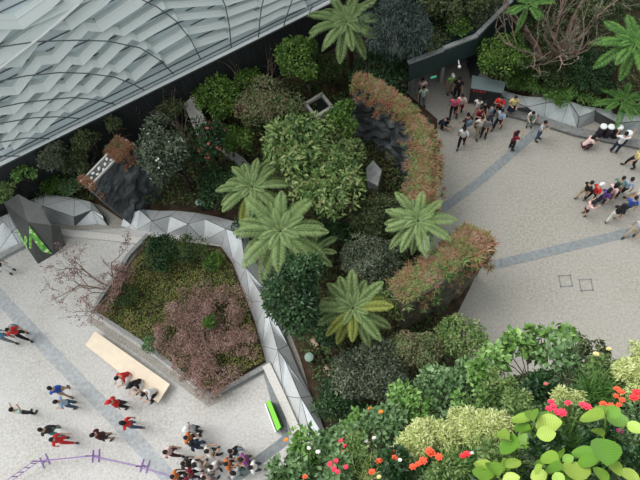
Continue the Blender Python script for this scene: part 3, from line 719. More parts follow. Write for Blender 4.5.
# ------------------------------------------------------------------ tree ferns
def frond_mesh(mat, pairs=30, seed=0, droop=1.0):
    """arching midrib with comb-like leaflets, unit length along +x"""
    g=np.random.default_rng(seed); P=[];Y=[];Nn=[];L=[];W=[]
    def rib(s): return np.array([s*(1-.08*s),0,.34*s*1.0-.62*droop*s*s])
    for i in range(pairs):
        s=.08+.92*(i+.5)/pairs; p=rib(s); t=rib(s+.01)-rib(s-.01); t/=np.linalg.norm(t)
        ln=.165*math.sin(min(1,s*1.7+.1)*PI/2)*(1-.9*max(0,(s-.62)/.38)**2.2)+.008
        for sd in (-1,1):
            y=np.array([.55*t[0],sd*1.0,-.18+.4*t[2]]); P.append(p); Y.append(y); Nn.append((-t[2]*.9,0,t[0])); L.append(ln*g.uniform(.9,1.08)); W.append(.92/pairs*1.0)
    me=place_leaves('frond',T_SMALL,np.array(P),np.array(Y),np.array(Nn),np.array(L),np.array(W),mat)
    b=bmesh.new(); b.from_mesh(me); mb=MB(); mb.tube([Vector(rib(q/8)) for q in range(9)],[.012-.001*q for q in range(9)],4)
    vs=[b.verts.new(v) for v in mb.V]; 
    for f in mb.F: b.faces.new([vs[i] for i in f])
    b.to_mesh(me); b.free(); return me
FR={k:[frond_mesh(LM[k],34,s,d) for s,d in ((0,.9),(1,1.15))] for k in ('fern','fern_y','fern_d')}
def tree_fern(px,py,rpx,zc,nf,kind,label,odd=(),tilt=.0,gap=None,group='tree ferns',seed=1):
    R=random.Random(seed); c=at(px,py,zc); L=msize(rpx,c)*1.08
    t=empty('tree_fern',(c.x,c.y,0),label=label,cat='tree fern',group=group)
    mb=MB(); mb.tube([(0,0,0),(.05,.02,zc*.5),(0,0,zc-.05)],[.16,.13,.11],9); mb.build('trunk',M['fibre'],t,smooth=True)
    MB().ball((0,0,zc),(.13,.13,.12),9,6).build('crown_bud',M['fibre'],t,smooth=True)
    for i in range(nf):
        a=2*PI*(i+R.uniform(-.2,.2))/nf
        k='fern_y' if i in odd else kind
        o=bpy.data.objects.new('frond',FR[k][i%2]); link(o,t); s=L*R.uniform(.86,1.08); o.scale=(s,s*R.uniform(.95,1.2),s)
        o.location=(math.cos(a)*.06,math.sin(a)*.06,zc); o.rotation_euler=(R.uniform(-.12,.12),(-.04 if i%2 else -.34)+R.uniform(-.1,.1),a)
    for i in range(nf//2):
        a=2*PI*(i+.5+R.uniform(-.2,.2))/(nf//2)
        o=bpy.data.objects.new('frond',FR[kind][1]); link(o,t); s=L*.55*R.uniform(.8,1.0); o.scale=(s,s*1.3,s)
        o.location=(0,0,zc+.04); o.rotation_euler=(R.uniform(-.1,.1),-.75+R.uniform(-.1,.1),a)
    return t
tree_fern(347,24,38,4.6,18,'fern','large tree fern with full wheel of fronds near the top edge, beside the glazed shell',seed=1)
tree_fern(253,188,35,4.0,16,'fern','tree fern above the bend of the folded metal wall, upper left of its overlapping neighbour',seed=2,odd=(11,))
tree_fern(281,232,47,4.6,16,'fern','widest tree fern with brown-tinged fronds, just above the dark glossy tree',seed=3)
tree_fern(313,252,26,3.0,9,'fern','small low tree fern tucked under the right side of the widest fern',seed=4)
tree_fern(418,222,35,4.4,18,'fern','tree fern with dark centre standing at the edge of the right-hand paving',seed=5)
tree_fern(353,309,37,4.2,16,'fern','yellowing tree fern low in the middle, between dark glossy tree and mossy wall',odd=(0,1,11,12,10),seed=6)
tree_fern(633,46,38,4.2,16,'fern_d','bright green tree fern cut by the right edge, beside the gnarled tree',seed=7)
tree_fern(528,6,22,4.4,10,'fern_d','tree fern at the top edge, left of the gnarled tree crown',seed=8)
tree_fern(622,102,24,1.4,10,'fern_d','low dark green fern by the folded metal wall at the right edge',seed=9)
tree_fern(578,80,14,1.2,8,'fern_d','small low fern in the shade under the gnarled tree',seed=10)
# ------------------------------------------------------------------ trees and shrubs of the garden
SH='shrub';TR='tree'
plant('green_tree',303,60,27,3.2,1.2,'bright',.17,'round bright green tree beside the back wall, below the top fern',TR)
plant('green_shrub',221,98,26,2.0,.9,'bright',.17,'bright green shrub against the black wall, next to the russet shrub',SH)
plant('green_shrub',248,82,18,1.5,.6,'bright',.14,'low fresh green shrub at the foot of the black wall, behind two bigger shrubs',SH)
plant('russet_shrub',268,105,34,2.4,1.1,'redgreen',.15,'russet and grey-green shrub right of the bright green shrub by the wall',SH,squash=.85)
plant('white_flowered_tree',167,153,29,3.6,1.7,'white_tree',.17,'dark grey-green tree dotted with white blossoms right of the slate block',TR,squash=1.25,bark='bark_d',flowers=('whitep',44,.05))
plant('red_flowered_tree',207,142,26,3.0,.9,'dark',.14,'dark-trunked tree with red blossoms behind the folded wall',TR,squash=.9,bark='bark_d',flowers=('coral',36,.085))
plant('broad_tree',296,150,40,4.6,1.5,'mixed',.26,'largest yellowish green tree in the centre of the garden',TR,lumps=30,wid=.45)
plant('broad_tree',330,180,40,4.2,1.5,'mixed',.24,'yellowish green tree at the lower right of the largest central tree',TR,lumps=30,wid=.45)
plant('broad_tree',344,120,19,2.8,1.0,'bright',.17,'mid green tree in front of the curved rock wall left end',TR)
plant('green_shrub',350,152,16,2.4,.7,'mixed',.16,'small green shrub between central trees and the slate face',SH)
plant('dark_shrub',218,185,24,1.6,.8,'dark',.15,'dark green shrub left of the fern above the folded wall bend',SH)
plant('dark_shrub',250,225,17,1.2,.6,'dark',.14,'dark shrub in the gap between the two overlapping ferns and the folded wall',SH)
plant('green_shrub',238,140,17,1.6,.7,'bright',.15,'small green shrub right of the red-flowered tree',SH)
plant('grey_shrub',372,262,38,2.6,1.2,'grey',.11,'grey-green fine-leaved shrub left of the fern at the paving edge',SH,squash=.8)
plant('grey_shrub',375,218,30,2.4,1.0,'olive',.12,'olive shrub between the stone block and the fern at the paving edge',SH,squash=1.0)
plant('dark_shrub',335,235,22,2.0,.8,'dark',.14,'dark shrub behind the widest fern, right side',SH,flowers=('magenta',4,.06))
plant('glossy_tree',299,297,33,5.0,2.1,'dark',.17,'dark glossy tree standing beside the folded metal wall',TR,squash=1.35,wid=.5,cover=1.4)
plant('grey_shrub',372,372,46,2.6,1.3,'grey',.12,'largest dark grey-green shrub, below the yellowing fern',SH,squash=.75,lumps=30)
plant('grey_shrub',414,352,34,2.8,1.1,'redgreen',.11,'brown-tipped grey shrub below the mossy wall',SH,squash=.7)
plant('dark_shrub',340,395,28,2.0,1.0,'dark',.13,'dark shrub low beside the end of the folded wall',SH)
plant('green_shrub',330,330,20,1.6,.7,'dark',.14,'dark green shrub tucked under the yellowing fern',SH)
plant('mottled_shrub',462,335,27,2.6,1.0,'mixed',.14,'yellow-green shrub under the mossy wall at the paving edge',SH)
plant('green_shrub',395,300,20,2.4,.8,'mixed',.12,'yellow-green shrub at the left end of the mossy wall',SH)
plant('dark_tree',380,72,34,2.4,1.1,'dark',.14,'dark green shrub behind the curved rock wall, left of the entrance',SH)
plant('weeping_conifer',398,28,38,4.6,1.8,'conifer',.22,'blue-grey weeping conifer at the top edge, right of the large fern',TR,wid=.16,droop=1.8,cover=.7,lumps=30,up=.1)
plant('olive_tree',440,4,27,4.2,1.2,'olive',.18,'olive green tree on the roof side of the entrance building, top edge',TR)
plant('olive_tree',474,-6,24,4.4,1.0,'olive',.18,'olive green tree above the planted roof corner, top edge',TR)
plant('green_shrub',428,40,14,3.8,.4,'olive',.13,'low green shrub growing on the planted roof edge',SH,z0=3.3)
plant('green_shrub',458,26,14,3.8,.35,'bright',.12,'low bright shrub growing on the planted roof by its corner',SH,z0=3.3)
plant('round_green_tree',502,56,25,2.2,1.2,'bright',.14,'round leafy green tree beside the dark counter',TR)
plant('green_shrub',522,80,15,.9,.45,'bright',.16,'low strap-leaved green clump behind the counter end',SH,wid=.25)
plant('pale_green_shrub',24,172,14,2.3,.5,'rose',.16,'small fresh green shrub at left, against the black wall',SH)
plant('pale_green_shrub',5,188,15,2.0,.5,'mixed',.16,'yellow-green shrub cut by the left edge behind the kiosk',SH)
plant('grey_shrub',52,156,17,2.9,.7,'grey',.12,'grey-leaved shrub between small green shrub and the log, left side',SH)
plant('green_shrub',74,160,20,2.0,.8,'olive',.13,'olive shrub left of the slate block',SH)
plant('green_shrub',54,183,14,.8,.4,'bright',.12,'low bright green clump behind the folded wall, left side',SH)
plant('blue_shrub',70,187,11,1.0,.4,'blue',.12,'small blue-green shrub at the slate block corner',SH)
plant('green_shrub',86,142,14,2.8,.6,'olive',.13,'shrub growing behind the slate block top',SH)
plant('olive_shrub',170,110,15,2.1,.6,'olive',.13,'olive shrub left of the sloping concrete wedge',SH)
plant('dark_shrub',114,124,9,2.8,.5,'olive',.12,'small twiggy shrub by the black wall above the slate block',SH)
plant('brown_shrub',328,68,20,1.6,.8,'under',.14,'brownish shrub between bright round tree and curved rock wall',SH)
plant('dark_shrub',590,70,26,1.6,.8,'dark',.14,'dark shrub in the shade beneath the gnarled tree',SH)
plant('dark_shrub',555,75,22,1.2,.6,'under',.14,'dark low shrub around the foot of the gnarled tree',SH)
plant('green_shrub',600,12,26,3.5,1.0,'olive',.15,'olive tree crown in the top right corner behind the bright fern',SH)
plant('green_shrub',560,96,13,.9,.3,'rose',.16,'low bright strap-leaved clump behind the folded metal wall, middle',SH,wid=.25)
# small twiggy bare saplings by the black wall
def twigs(px,py,h,spread,label,mat='bark_g',n=7,depthn=3,name='bare_sapling',buds=None,z0=.1,r0=.03,cat='tree',up=.9,budn=0,seed=None,budsize=.09):
    R=random.Random(seed if seed is not None else int(px*3+py)); c=at(px,py,z0); t=empty(name,(c.x,c.y,z0),label=label,cat=cat); mb=MB(); tips=[]
    def grow(p,d,L,r,k):
        pts=[p]; q=p.copy(); dd=d.copy()
        for i in range(4):
            dd=(dd+Vector((R.uniform(-.28,.28),R.uniform(-.28,.28),R.uniform(-.1,.2)))).normalized(); q=q+dd*L/4; pts.append(q.copy())
            if k==0 or i>=2: tips.append((q.copy(),dd.copy()))
        mb.tube(pts,[r*(1-.13*i) for i in range(5)],5 if k>1 else 3,cap=False)
        if k>0:
            for j in range(3):
                a=R.uniform(0,6.28); e=Vector((math.cos(a),math.sin(a),R.uniform(-.1,.6)))*.75; st=pts[2+j if 2+j<5 else 4]
                grow(st,(dd+e).normalized(),L*R.uniform(.55,.8),r*.5,k-1)
    for i in range(n):
        a=2*PI*i/n+R.uniform(-.4,.4); d=Vector((math.cos(a)*spread,math.sin(a)*spread,up)).normalized(); grow(Vector((0,0,-.05 if i else 0)),d,h*R.uniform(.45,.6),r0,depthn)
    mb.build('branches',M[mat],t,fix=False)
    if buds:
        g=np.random.default_rng(5); idx=g.integers(0,len(tips),budn); P=np.array([tips[i][0] for i in idx])+g.normal(size=(budn,3))*.05; Y=g.normal(size=(budn,3)); Nn=g.normal(size=(budn,3))+np.array([0,0,1.2])
        L=budsize*g.uniform(.6,1.3,budn); me=place_leaves('leaves',T_SMALL,P,Y,Nn,L,L*.5,LM[buds]); link(bpy.data.objects.new('leaves',me),t)
    return t
for x,y,h,lab in ((188,142,3.0,'thin bare sapling by the sloping wedge, against the black wall'),(264,104,3.2,'bare twiggy sapling rising behind the russet shrub'),(146,140,3.4,'bare sapling rising above the slate block corner'),(90,172,3.0,'bare sapling left of the pale log, against the black wall'),(122,140,3.4,'spindly bare sapling between two others on the black wall')):
    twigs(x,y,h,.5,lab,n=4,depthn=2,r0=.045,buds='mixed',budn=60)
twigs(112,290,2.9,.95,'leafless-looking maple with reddish leaflets leaning over the planter kerb',n=7,depthn=3,name='red_maple',buds='bud',budn=2600,r0=.06,mat='bark_g',up=.75,budsize=.09,seed=4)
# gnarled tree: thick bare limbs with sparse grey-green foliage at the ends
gt=twigs(549,70,5.6,.8,'gnarled pinkish bare-limbed tree spreading over the top right garden',n=7,depthn=3,name='gnarled_tree',mat='bark_g',buds='grey',budn=1300,r0=.17,up=1.3,seed=9,budsize=.13)
# hanging grey foliage on the red-flowered tree trunk limbs
twigs(206,168,3.0,.5,'dark multi-stemmed trunk with upright bare stems behind the green-topped lamp',n=4,depthn=1,name="dark_sapling",mat='bark_d',r0=.07,up=1.6)
# ------------------------------------------------------------------ planter bed
plant('dark_shrub',160,253,23,1.0,.5,'dark',.11,'dark green shrub in the upper left part of the planter bed',SH,group=None)
plant('green_shrub',213,260,12,.7,.3,'bright',.11,'small bright green shrub at the upper right of the planter bed',SH)
plant('brown_shrub',190,250,18,.9,.4,'under',.10,'brown-green shrub along the folded wall in the planter bed',SH)
plant('brown_shrub',125,296,15,.7,.35,'under',.09,'dark reddish shrub at the foot of the maple in the planter bed',SH)
for i,(x,y,r,lab) in enumerate(((188,303,19,'dusky pink shrub in the middle of the planter, topmost of the pink ones'),(222,308,20,'dusky pink shrub nearest the folded wall'),(172,335,20,'dusky pink shrub at the left of the pink mass'),(205,345,24,'dusky pink shrub at the centre of the pink mass'),(240,340,17,'dusky pink shrub at the right of the pink mass'),(214,374,20,'lowest dusky pink shrub by the planter corner'),(188,362,15,'dusky pink shrub close to the kerb beside the bench'))):
    plant('pink_shrub',x,y,r*1.3,.9,.40,'pink',.085,lab,SH,group='dusky pink shrubs in the planter',wid=.4,cover=.62,lumps=22,lump_r=.36)
plant('green_shrub',210,322,8,1.3,.25,'bright',.10,'tiny bright green shoot amid the pink shrubs',SH)
plant('green_shrub',150,345,9,.8,.25,'blue',.09,'small blue-green shrub by the planter kerb',SH)
# ground cover as stuff
def inside(poly_,x,y):
    c=False;n=len(poly_)
    for i in range(n):
        a=poly_[i];b=poly_[(i+1)%n]
        if (a[1]>y)!=(b[1]>y) and x<(b[0]-a[0])*(y-a[1])/(b[1]-a[1])+a[0]: c=not c
    return c
def carpet(name,label,cat,pl,n,leaf,mat,h,zb,wid=.5,tmpl=None,seed=3,clump=.5):
    g=np.random.default_rng(seed); W=[at(x,y,zb) for x,y in pl]; xs=[v.x for v in W]; ys=[v.y for v in W]; Wl=[(v.x,v.y) for v in W]; P=[]
    while len(P)<n:
        x=g.uniform(min(xs),max(xs)); y=g.uniform(min(ys),max(ys))
        if inside(Wl,x,y):
            hh=h*(.35+.65*abs(math.sin(x*3.1/clump*.5+math.cos(y*2.3))*math.cos(y*2.7/clump*.5+math.sin(x*1.9)))); P.append((x,y,zb+hh*g.uniform(.55,1)))
    P=np.array(P); Y=g.normal(size=(n,3)); Y[:,2]=np.abs(Y[:,2])*.6; Nn=g.normal(size=(n,3))*.6+np.array([0,0,1.]); L=leaf*g.uniform(.6,1.3,n)
    me=place_leaves(name,tmpl or T_SMALL,P,Y,Nn,L,L*wid,LM[mat]); o=link(bpy.data.objects.new(name,me)); tag(o,label,cat,kind='stuff'); return o
carpet('ground_cover','mossy yellow-green ground cover filling the planter bed under the pink shrubs','ground cover',[(151,241),(101,312),(214,390),(264,360),(253,322),(230,264),(220,250)],16000,.09,'cover',.32,.2)
carpet('undergrowth','dark leafy undergrowth across the soil of the central garden','undergrowth',[(0,222),(60,200),(120,205),(240,212),(262,250),(300,340),(335,440),(470,400),(468,350),(420,262),(430,200),(405,100),(338,62),(262,98),(150,150),(40,192)],24000,.17,'under',.75,.1)
carpet('undergrowth','dark leafy undergrowth on the soil of the top right garden','undergrowth',[(505,70),(512,92),(560,104),(640,118),(690,120),(690,-30),(520,-30)],11000,.17,'under',.7,.1)
carpet('roof_planting','low dark planting covering the roof of the entrance building','undergrowth',[(409,60),(478,30),(512,-2),(520,-40),(400,10)],4500,.13,'olive',.35,3.3)
carpet('strap_leaf_edging','bright strap leaves spilling along the top right folded metal wall','plants',[(503,86),(545,96),(600,106),(650,114),(650,108),(600,100),(545,90),(505,80)],900,.30,'rose',.2,.55,wid=.16,tmpl=T_STRAP)
# ------------------------------------------------------------------ people
def skin(name, J, E_, rad, sub=1):
    """grow one continuous surface over joints J (name -> position) and bones E_"""
    keys=list(J); me=bpy.data.meshes.new(name); me.from_pydata([tuple(J[k]) for k in keys],[(keys.index(a),keys.index(b)) for a,b in E_],[])
    o=bpy.data.objects.new(name,me); COL.objects.link(o)
    m=o.modifiers.new('s','SKIN'); sv=me.skin_vertices[0].data
    for i,k in enumerate(keys):
        r=rad[k]; sv[i].radius = r if isinstance(r,tuple) else (r,r); sv[i].use_root=(i==0)
    m.use_smooth_shade=True
    s=o.modifiers.new('u','SUBSURF'); s.levels=sub; s.render_levels=sub
    dg=bpy.context.evaluated_depsgraph_get(); ev=o.evaluated_get(dg); r=bpy.data.meshes.new_from_object(ev); r.name=name
    bpy.data.objects.remove(o); r.materials.clear(); r.polygons.foreach_set('use_smooth',[True]*len(r.polygons)); return r
def pose(kind):
    v=Vector; J={}
    lean=0
    if kind in('stand','walk','photo','arms','talk'):
        J['pelvis']=v((0,0,.92)); J['waist']=v((0,.01,1.06)); J['chest']=v((0,.02,1.27)); J['collar']=v((0,.0,1.42)); J['neck']=v((0,.02,1.49)); J['head']=v((0,.05,1.60))
    if kind=='crouch':
        J['pelvis']=v((0,-.12,.34)); J['waist']=v((0,-.04,.47)); J['chest']=v((0,.10,.66)); J['collar']=v((0,.17,.80)); J['neck']=v((0,.21,.86)); J['head']=v((0,.29,.94))
    if kind=='sit':
        J['pelvis']=v((0,-.02,.56)); J['waist']=v((0,.02,.70)); J['chest']=v((0,.12,.90)); J['collar']=v((0,.19,1.04)); J['neck']=v((0,.24,1.10)); J['head']=v((0,.31,1.18))
    P=J['pelvis']; C=J['collar']
    for s,q in((-1,'l'),(1,'r')):
        J['hip'+q]=P+v((s*.095,0,-.06)); J['sh'+q]=C+v((s*.175,0,-.035))
        if kind in('stand','photo','arms','talk'):
            J['kn'+q]=v((s*.11,.03,.48)); J['an'+q]=v((s*.12,-.01,.08)); J['toe'+q]=v((s*.14,.15,.035))
        if kind=='walk':
            J['kn'+q]=v((s*.10,.11*s+.06,.49)); J['an'+q]=v((s*.10,.23*s-.02,.09 if s>0 else .13)); J['toe'+q]=J['an'+q]+v((s*.015,.15,-.05 if s>0 else -.09))
        if kind=='crouch':
            J['kn'+q]=v((s*.17,.28,.46)); J['an'+q]=v((s*.15,.02,.08)); J['toe'+q]=v((s*.17,.17,.035))
        if kind=='sit':
            J['kn'+q]=v((s*.13,.42,.50)); J['an'+q]=v((s*.13,.42,.08)); J['toe'+q]=v((s*.14,.58,.035))
        S_=J['sh'+q]
        if kind=='stand' : J['el'+q]=S_+v((s*.07,-.02,-.28)); J['wr'+q]=J['el'+q]+v((s*.01,.08,-.24))
        if kind=='walk' : J['el'+q]=S_+v((s*.08,-.10*s,-.26)); J['wr'+q]=J['el'+q]+v((0,-.02-.08*s+.1,-.23))
        if kind=='talk' : J['el'+q]=S_+v((s*.08,.04,-.26)); J['wr'+q]=J['el'+q]+v((-s*.10,.21,.06 if s>0 else -.05))
        if kind=='photo' : J['el'+q]=S_+v((s*.06,.20,-.16)); J['wr'+q]=J['el'+q]+v((-s*.12,.10,.20))
        if kind=='arms' : J['el'+q]=S_+v((s*.14,.10,-.18 if s<0 else .10)); J['wr'+q]=J['el'+q]+v((-s*.02,.12,.20))
        if kind in('crouch','sit'): J['el'+q]=S_+v((s*.08,.14,-.22)); J['wr'+q]=J['el'+q]+v((-s*.10,.20,-.03))
        d=(J['wr'+q]-J['el'+q]).normalized(); sd=d.cross(v((0,0,1))); sd=sd.normalized() if sd.length>.1 else v((1,0,0)); 
        pm=J['wr'+q]+d*.075; J['pa'+q]=pm
        curl=v((0,.3,-.35)) if d.z<-.3 else v((0,.2,.1))
        for i,(o,l) in enumerate(((-.032,.062),(-.011,.078),(.011,.072),(.032,.055))):
            b=pm+d*.012+sd*o; J[f'f{i}a'+q]=b; m_=b+d*l*.6; J[f'f{i}b'+q]=m_; J[f'f{i}c'+q]=m_+(d+curl*.9).normalized()*l*.5
        J['t0'+q]=J['wr'+q]+d*.035-sd*s*.03; J['t1'+q]=J['t0'+q]+(d-sd*s*.9).normalized()*.05
    return J
def make_pose(kind):
    J=pose(kind); bones=[('pelvis','waist'),('waist','chest'),('chest','collar'),('collar','neck'),('neck','head')]
    rad={'pelvis':(.135,.10),'waist':(.12,.09),'chest':(.145,.10),'collar':(.10,.08),'neck':.05,'head':.06}
    for q in 'lr':
        bones+=[('pelvis','hip'+q),('hip'+q,'kn'+q),('kn'+q,'an'+q),('an'+q,'toe'+q),('collar','sh'+q),('sh'+q,'el'+q),('el'+q,'wr'+q),('wr'+q,'pa'+q),('wr'+q,'t0'+q),('t0'+q,'t1'+q)]
        rad.update({'hip'+q:.085,'kn'+q:.055,'an'+q:.038,'toe'+q:.035,'sh'+q:.055,'el'+q:.040,'wr'+q:.026,'pa'+q:(.034,.018),'t0'+q:.012,'t1'+q:.009})
        for i in range(4):
            bones+=[('pa'+q,f'f{i}a'+q),(f'f{i}a'+q,f'f{i}b'+q),(f'f{i}b'+q,f'f{i}c'+q)]
            rad.update({f'f{i}a'+q:.010,f'f{i}b'+q:.009,f'f{i}c'+q:.008})
    body=skin('body',J,bones,rad)
    # head with nose, ears, eyes and mouth joined to the neck
    h=J['head']+Vector((0,.01,.05)); tilt=Matrix.Rotation({'photo':-.05,'crouch':-.35,'sit':-.45}.get(kind,0),3,'X')
    mb=MB(); mb.ball(h,(.076,.095,.115),12,9,M=tilt)
    mb.ball(h+tilt@Vector((0,.095,-.01)),(.014,.022,.022),6,5,M=tilt); mb.ball(h+tilt@Vector((0,.06,-.075)),(.045,.035,.03),8,5,M=tilt)
    for s in(-1,1): mb.ball(h+tilt@Vector((s*.078,0,-.01)),(.012,.022,.032),6,5,M=tilt)
    nb=len(mb.F); 
    for s in(-1,1): mb.ball(h+tilt@Vector((s*.030,.086,.015)),(.011,.008,.008),6,5,M=tilt)
    ne=len(mb.F); mb.ball(h+tilt@Vector((0,.088,-.055)),(.022,.007,.006),6,4,M=tilt)
    b=bmesh.new(); b.from_mesh(body); vs=[b.verts.new(v) for v in mb.V]
    for i,f in enumerate(mb.F):
        fc=b.faces.new([vs[k] for k in f]); fc.smooth=True; fc.material_index=0 if i<nb else (1 if i<ne else 2)
    b.to_mesh(body); b.free()
    D={'body':body}
    # clothing
    pad=.016
    def sub(keys_b,rr,name,extra={}):
        JJ={};R={}
        for a,c in keys_b:
            for k in (a,c):
                if k not in JJ: JJ[k]=extra.get(k,J[k] if k in J else None); R[k]=rr[k]
        return skin(name,JJ,keys_b,R)
    mid=lambda a,c,f: J[a].lerp(J[c],f)
    low=J['pelvis'].lerp(J['waist'],-.15)
    for q in 'lr': J['se'+q]=mid('sh'+q,'el'+q,.75); J['sw'+q]=mid('el'+q,'wr'+q,.9); J['kp'+q]=mid('hip'+q,'kn'+q,.86); J['ap'+q]=mid('kn'+q,'an'+q,.93)
    J['hem']=low
    rs={'hem':(.150,.115),'waist':(.142,.108),'chest':(.168,.120),'collar':(.118,.092)}
    for q in'lr': rs.update({'sh'+q:.072,'se'+q:.066,'el'+q:.056,'sw'+q:.042})
    D['tshirt']=sub([('waist','hem'),('waist','chest'),('chest','collar')]+[(a+q,b+q) for q in'lr' for a,b in(('sh','se'),)]+[('collar','sh'+q) for q in'lr'],rs,'shirt')
    D['jacket']=sub([('waist','hem'),('waist','chest'),('chest','collar')]+[(a+q,b+q) for q in'lr' for a,b in(('sh','el'),('el','sw'))]+[('collar','sh'+q) for q in'lr'],rs,'jacket')
    rt={'waist':(.128,.098),'pelvis':(.150,.115)}
    for q in'lr': rt.update({'hip'+q:.102,'kp'+q:.085,'kn'+q:.074,'ap'+q:.060})
    D['trousers']=sub([('pelvis','waist')]+[(a,b) for q in'lr' for a,b in(('pelvis','hip'+q),('hip'+q,'kn'+q),('kn'+q,'ap'+q))],rt,'trousers')
    D['shorts']=sub([('pelvis','waist')]+[(a,b) for q in'lr' for a,b in(('pelvis','hip'+q),('hip'+q,'kp'+q))],rt,'shorts')
    # skirt
    if kind in('stand','photo','arms','talk','walk'):
        mb=MB(); mb.lathe([(.13,1.02),(.16,.92),(.21,.60),(.22,.50),(.20,.50)],n=14); V=[Vector((v.x,v.y*.8,v.z)) for v in mb.V]; mb.V=V
        o=mb.build('skirt',None,fix=True,smooth=True) if False else None
        me=bpy.data.meshes.new('skirt'); me.from_pydata([tuple(v) for v in V],[],mb.F); me.polygons.foreach_set('use_smooth',[True]*len(me.polygons)); D['skirt']=me
    # shoes
    mb=MB()
    sh={}
    for q in'lr':
        m=MB(); a=J['an'+q]; t_=J['toe'+q]; dr=(t_-a); dr.z=0; ang=math.atan2(dr.y,dr.x); c=(a+t_)/2; 
        m.ball((c.x,c.y,max(.05,c.z)),(.135,.05,.05),9,6,M=Matrix.Rotation(ang,3,'Z')); me=bpy.data.meshes.new('shoe'); me.from_pydata([tuple(v) for v in m.V],[],m.F); me.polygons.foreach_set('use_smooth',[True]*len(me.polygons)); D['shoe'+q]=me
    # hair, short and long, and caps: shells over the skull
    def shell(r,zc_,back,cut,name,long=0,brim=0):
        m=MB(); n=14; rows=8; O=[]
        for i in range(rows+1):
            th=PI*.62*i/rows
            for k in range(n):
                a=2*PI*k/n; front=max(0,math.sin(a)); th2=th*(1-cut*front)
                z=math.cos(th2)*r[2]; rr=math.sin(th2); p=Vector((rr*r[0]*math.cos(a),rr*r[1]*math.sin(a)-back,z+zc_))
                if long and i>=rows-1 and math.sin(a)<.25: p.z-=long*(i-rows+2)*.5; p.y-=.01
                m.V.append(h+tilt@p)
        for i in range(rows):
            for k in range(n):
                a=i*n+k;b_=i*n+(k+1)%n; m.F.append((a,a+n,b_+n,b_))
        if brim:
            o=len(m.V)
            for k in range(7):
                a=PI*(.1+.8*k/6); m.V.append(h+tilt@Vector((r[0]*.9*math.cos(a),r[1]*.9*math.sin(a),.05))); m.V.append(h+tilt@Vector((r[0]*.95*math.cos(a),r[1]*.9*math.sin(a)+brim*math.sin(a),.035)))
            for k in range(6): m.F.append((o+2*k,o+2*k+1,o+2*k+3,o+2*k+2))
        me=bpy.data.meshes.new(name); me.from_pydata([tuple(v) for v in m.V],[],m.F); me.polygons.foreach_set('use_smooth',[True]*len(me.polygons)); return me
    D['short']=shell((.090,.106,.128),.008,.012,.42,'hair'); D['long']=shell((.096,.112,.130),.006,.018,.42,'hair',long=.30)
    D['cap']=shell((.096,.114,.135),.010,.008,.40,'cap',brim=.075); D['J']=J
    for k,me in D.items():
        if k!='J' and len(me.materials)==0:
            me.materials.append(None)
            if k=='body': me.materials.append(None); me.materials.append(None)
    return D
POSES={k:make_pose(k) for k in('stand','walk','talk','photo','arms','sit','crouch')}
_cm={}
def cmat(col,rough=.8):
    if col not in _cm: _cm[col]=flat('cloth_%d'%len(_cm),col,rough)
    return _cm[col]
C_=dict(black=(.015,.015,.018),char=(.04,.042,.048),white=(.78,.78,.78),cream=(.70,.66,.58),mint=(.50,.66,.55),navy=(.02,.03,.07),jeans=(.05,.09,.15),blue=(.03,.10,.42),pale=(.38,.50,.66),red=(.60,.03,.03),
 dred=(.22,.015,.03),maroon=(.07,.02,.025),orange=(.60,.17,.04),purple=(.24,.05,.28),pink=(.75,.32,.34),lpink=(.78,.55,.52),hot=(.80,.12,.24),beige=(.45,.36,.25),khaki=(.32,.28,.2),green=(.30,.48,.14),teal=(.04,.25,.28),
 grey=(.22,.23,.25),lgrey=(.45,.47,.48),yellow=(.70,.62,.25),cyan=(.05,.40,.70),slate=(.12,.18,.24),dviolet=(.10,.05,.22),jade=(.15,.26,.22),brown=(.12,.07,.04))
SK=flat('skin_tan',(.50,.30,.20),.6); SK2=flat('skin_light',(.62,.40,.29),.6); EYE=flat('eye_dark',(.02,.015,.012),.3); LIP=flat('lips',(.40,.13,.11),.5)
def person(px,py,pose_,face,top,bottom,label,group,hair='short',haircol='black',topk='tshirt',botk='trousers',shoe='char',hat=None,h=1.0,z0=0.0,mid=None,jacket=None,seat=False,skin_=0):
    D=POSES[pose_]; zc=(.95 if seat else (.5 if pose_=='crouch' else .85))*h
    c=at(px,py,zc); sc=h*_pr.uniform(.97,1.04)*(.93 if group in(GE,GR) else 1.0)
    t=empty('person',(c.x,c.y,z0),face,label=label,cat='person',group=group); t.scale=(sc,sc,sc)
    def part(key,name,mats):
        o=bpy.data.objects.new(name,D[key]); link(o,t)
        for i,m in enumerate(mats): o.material_slots[i].link='OBJECT'; o.material_slots[i].material=m
        return o
    part('body','body',[SK2 if skin_ else SK,EYE,LIP]); part(topk,'jacket' if topk=='jacket' else 'shirt',[cmat(C_[top])]); part(botk,botk,[cmat(C_[bottom])])
    part('shoel','shoe',[cmat(C_[shoe])]); part('shoer','shoe',[cmat(C_[shoe])])
    if hat: part('cap','hat',[cmat(C_[hat])]); 
    part(hair,'hair',[cmat(C_[haircol],.5)]) if not hat or hair=='long' else None
    return t
_pr=random.Random(21)
def look(px,py,qx,qy):
    a=at(px,py,0);b=at(qx,qy,0); return math.atan2(b.y-a.y,b.x-a.x)-PI/2
def bag(name,p,dx,dy,z,size,col,label,cat):
    """a soft bag with a strap, hung at the side or on the back of a person"""
    x,y=p.location.x,p.location.y; t=empty(name,(x+dx,y+dy,z),p.rotation_euler.z,label=label,cat=cat)
    mb=MB(); mb.box((0,0,0),size); mb.build('bag_body',cmat(C_[col]),t,bevel=min(size)*.25)
    mb=MB(); w_=size[0]*.42; mb.tube([(-w_,0,size[2]*.48),(-w_*.7,0,size[2]*.5+.12),(0,0,size[2]*.5+.18),(w_*.7,0,size[2]*.5+.12),(w_,0,size[2]*.48)],.012,5); mb.build('strap',cmat(C_['black']),t)
    return t
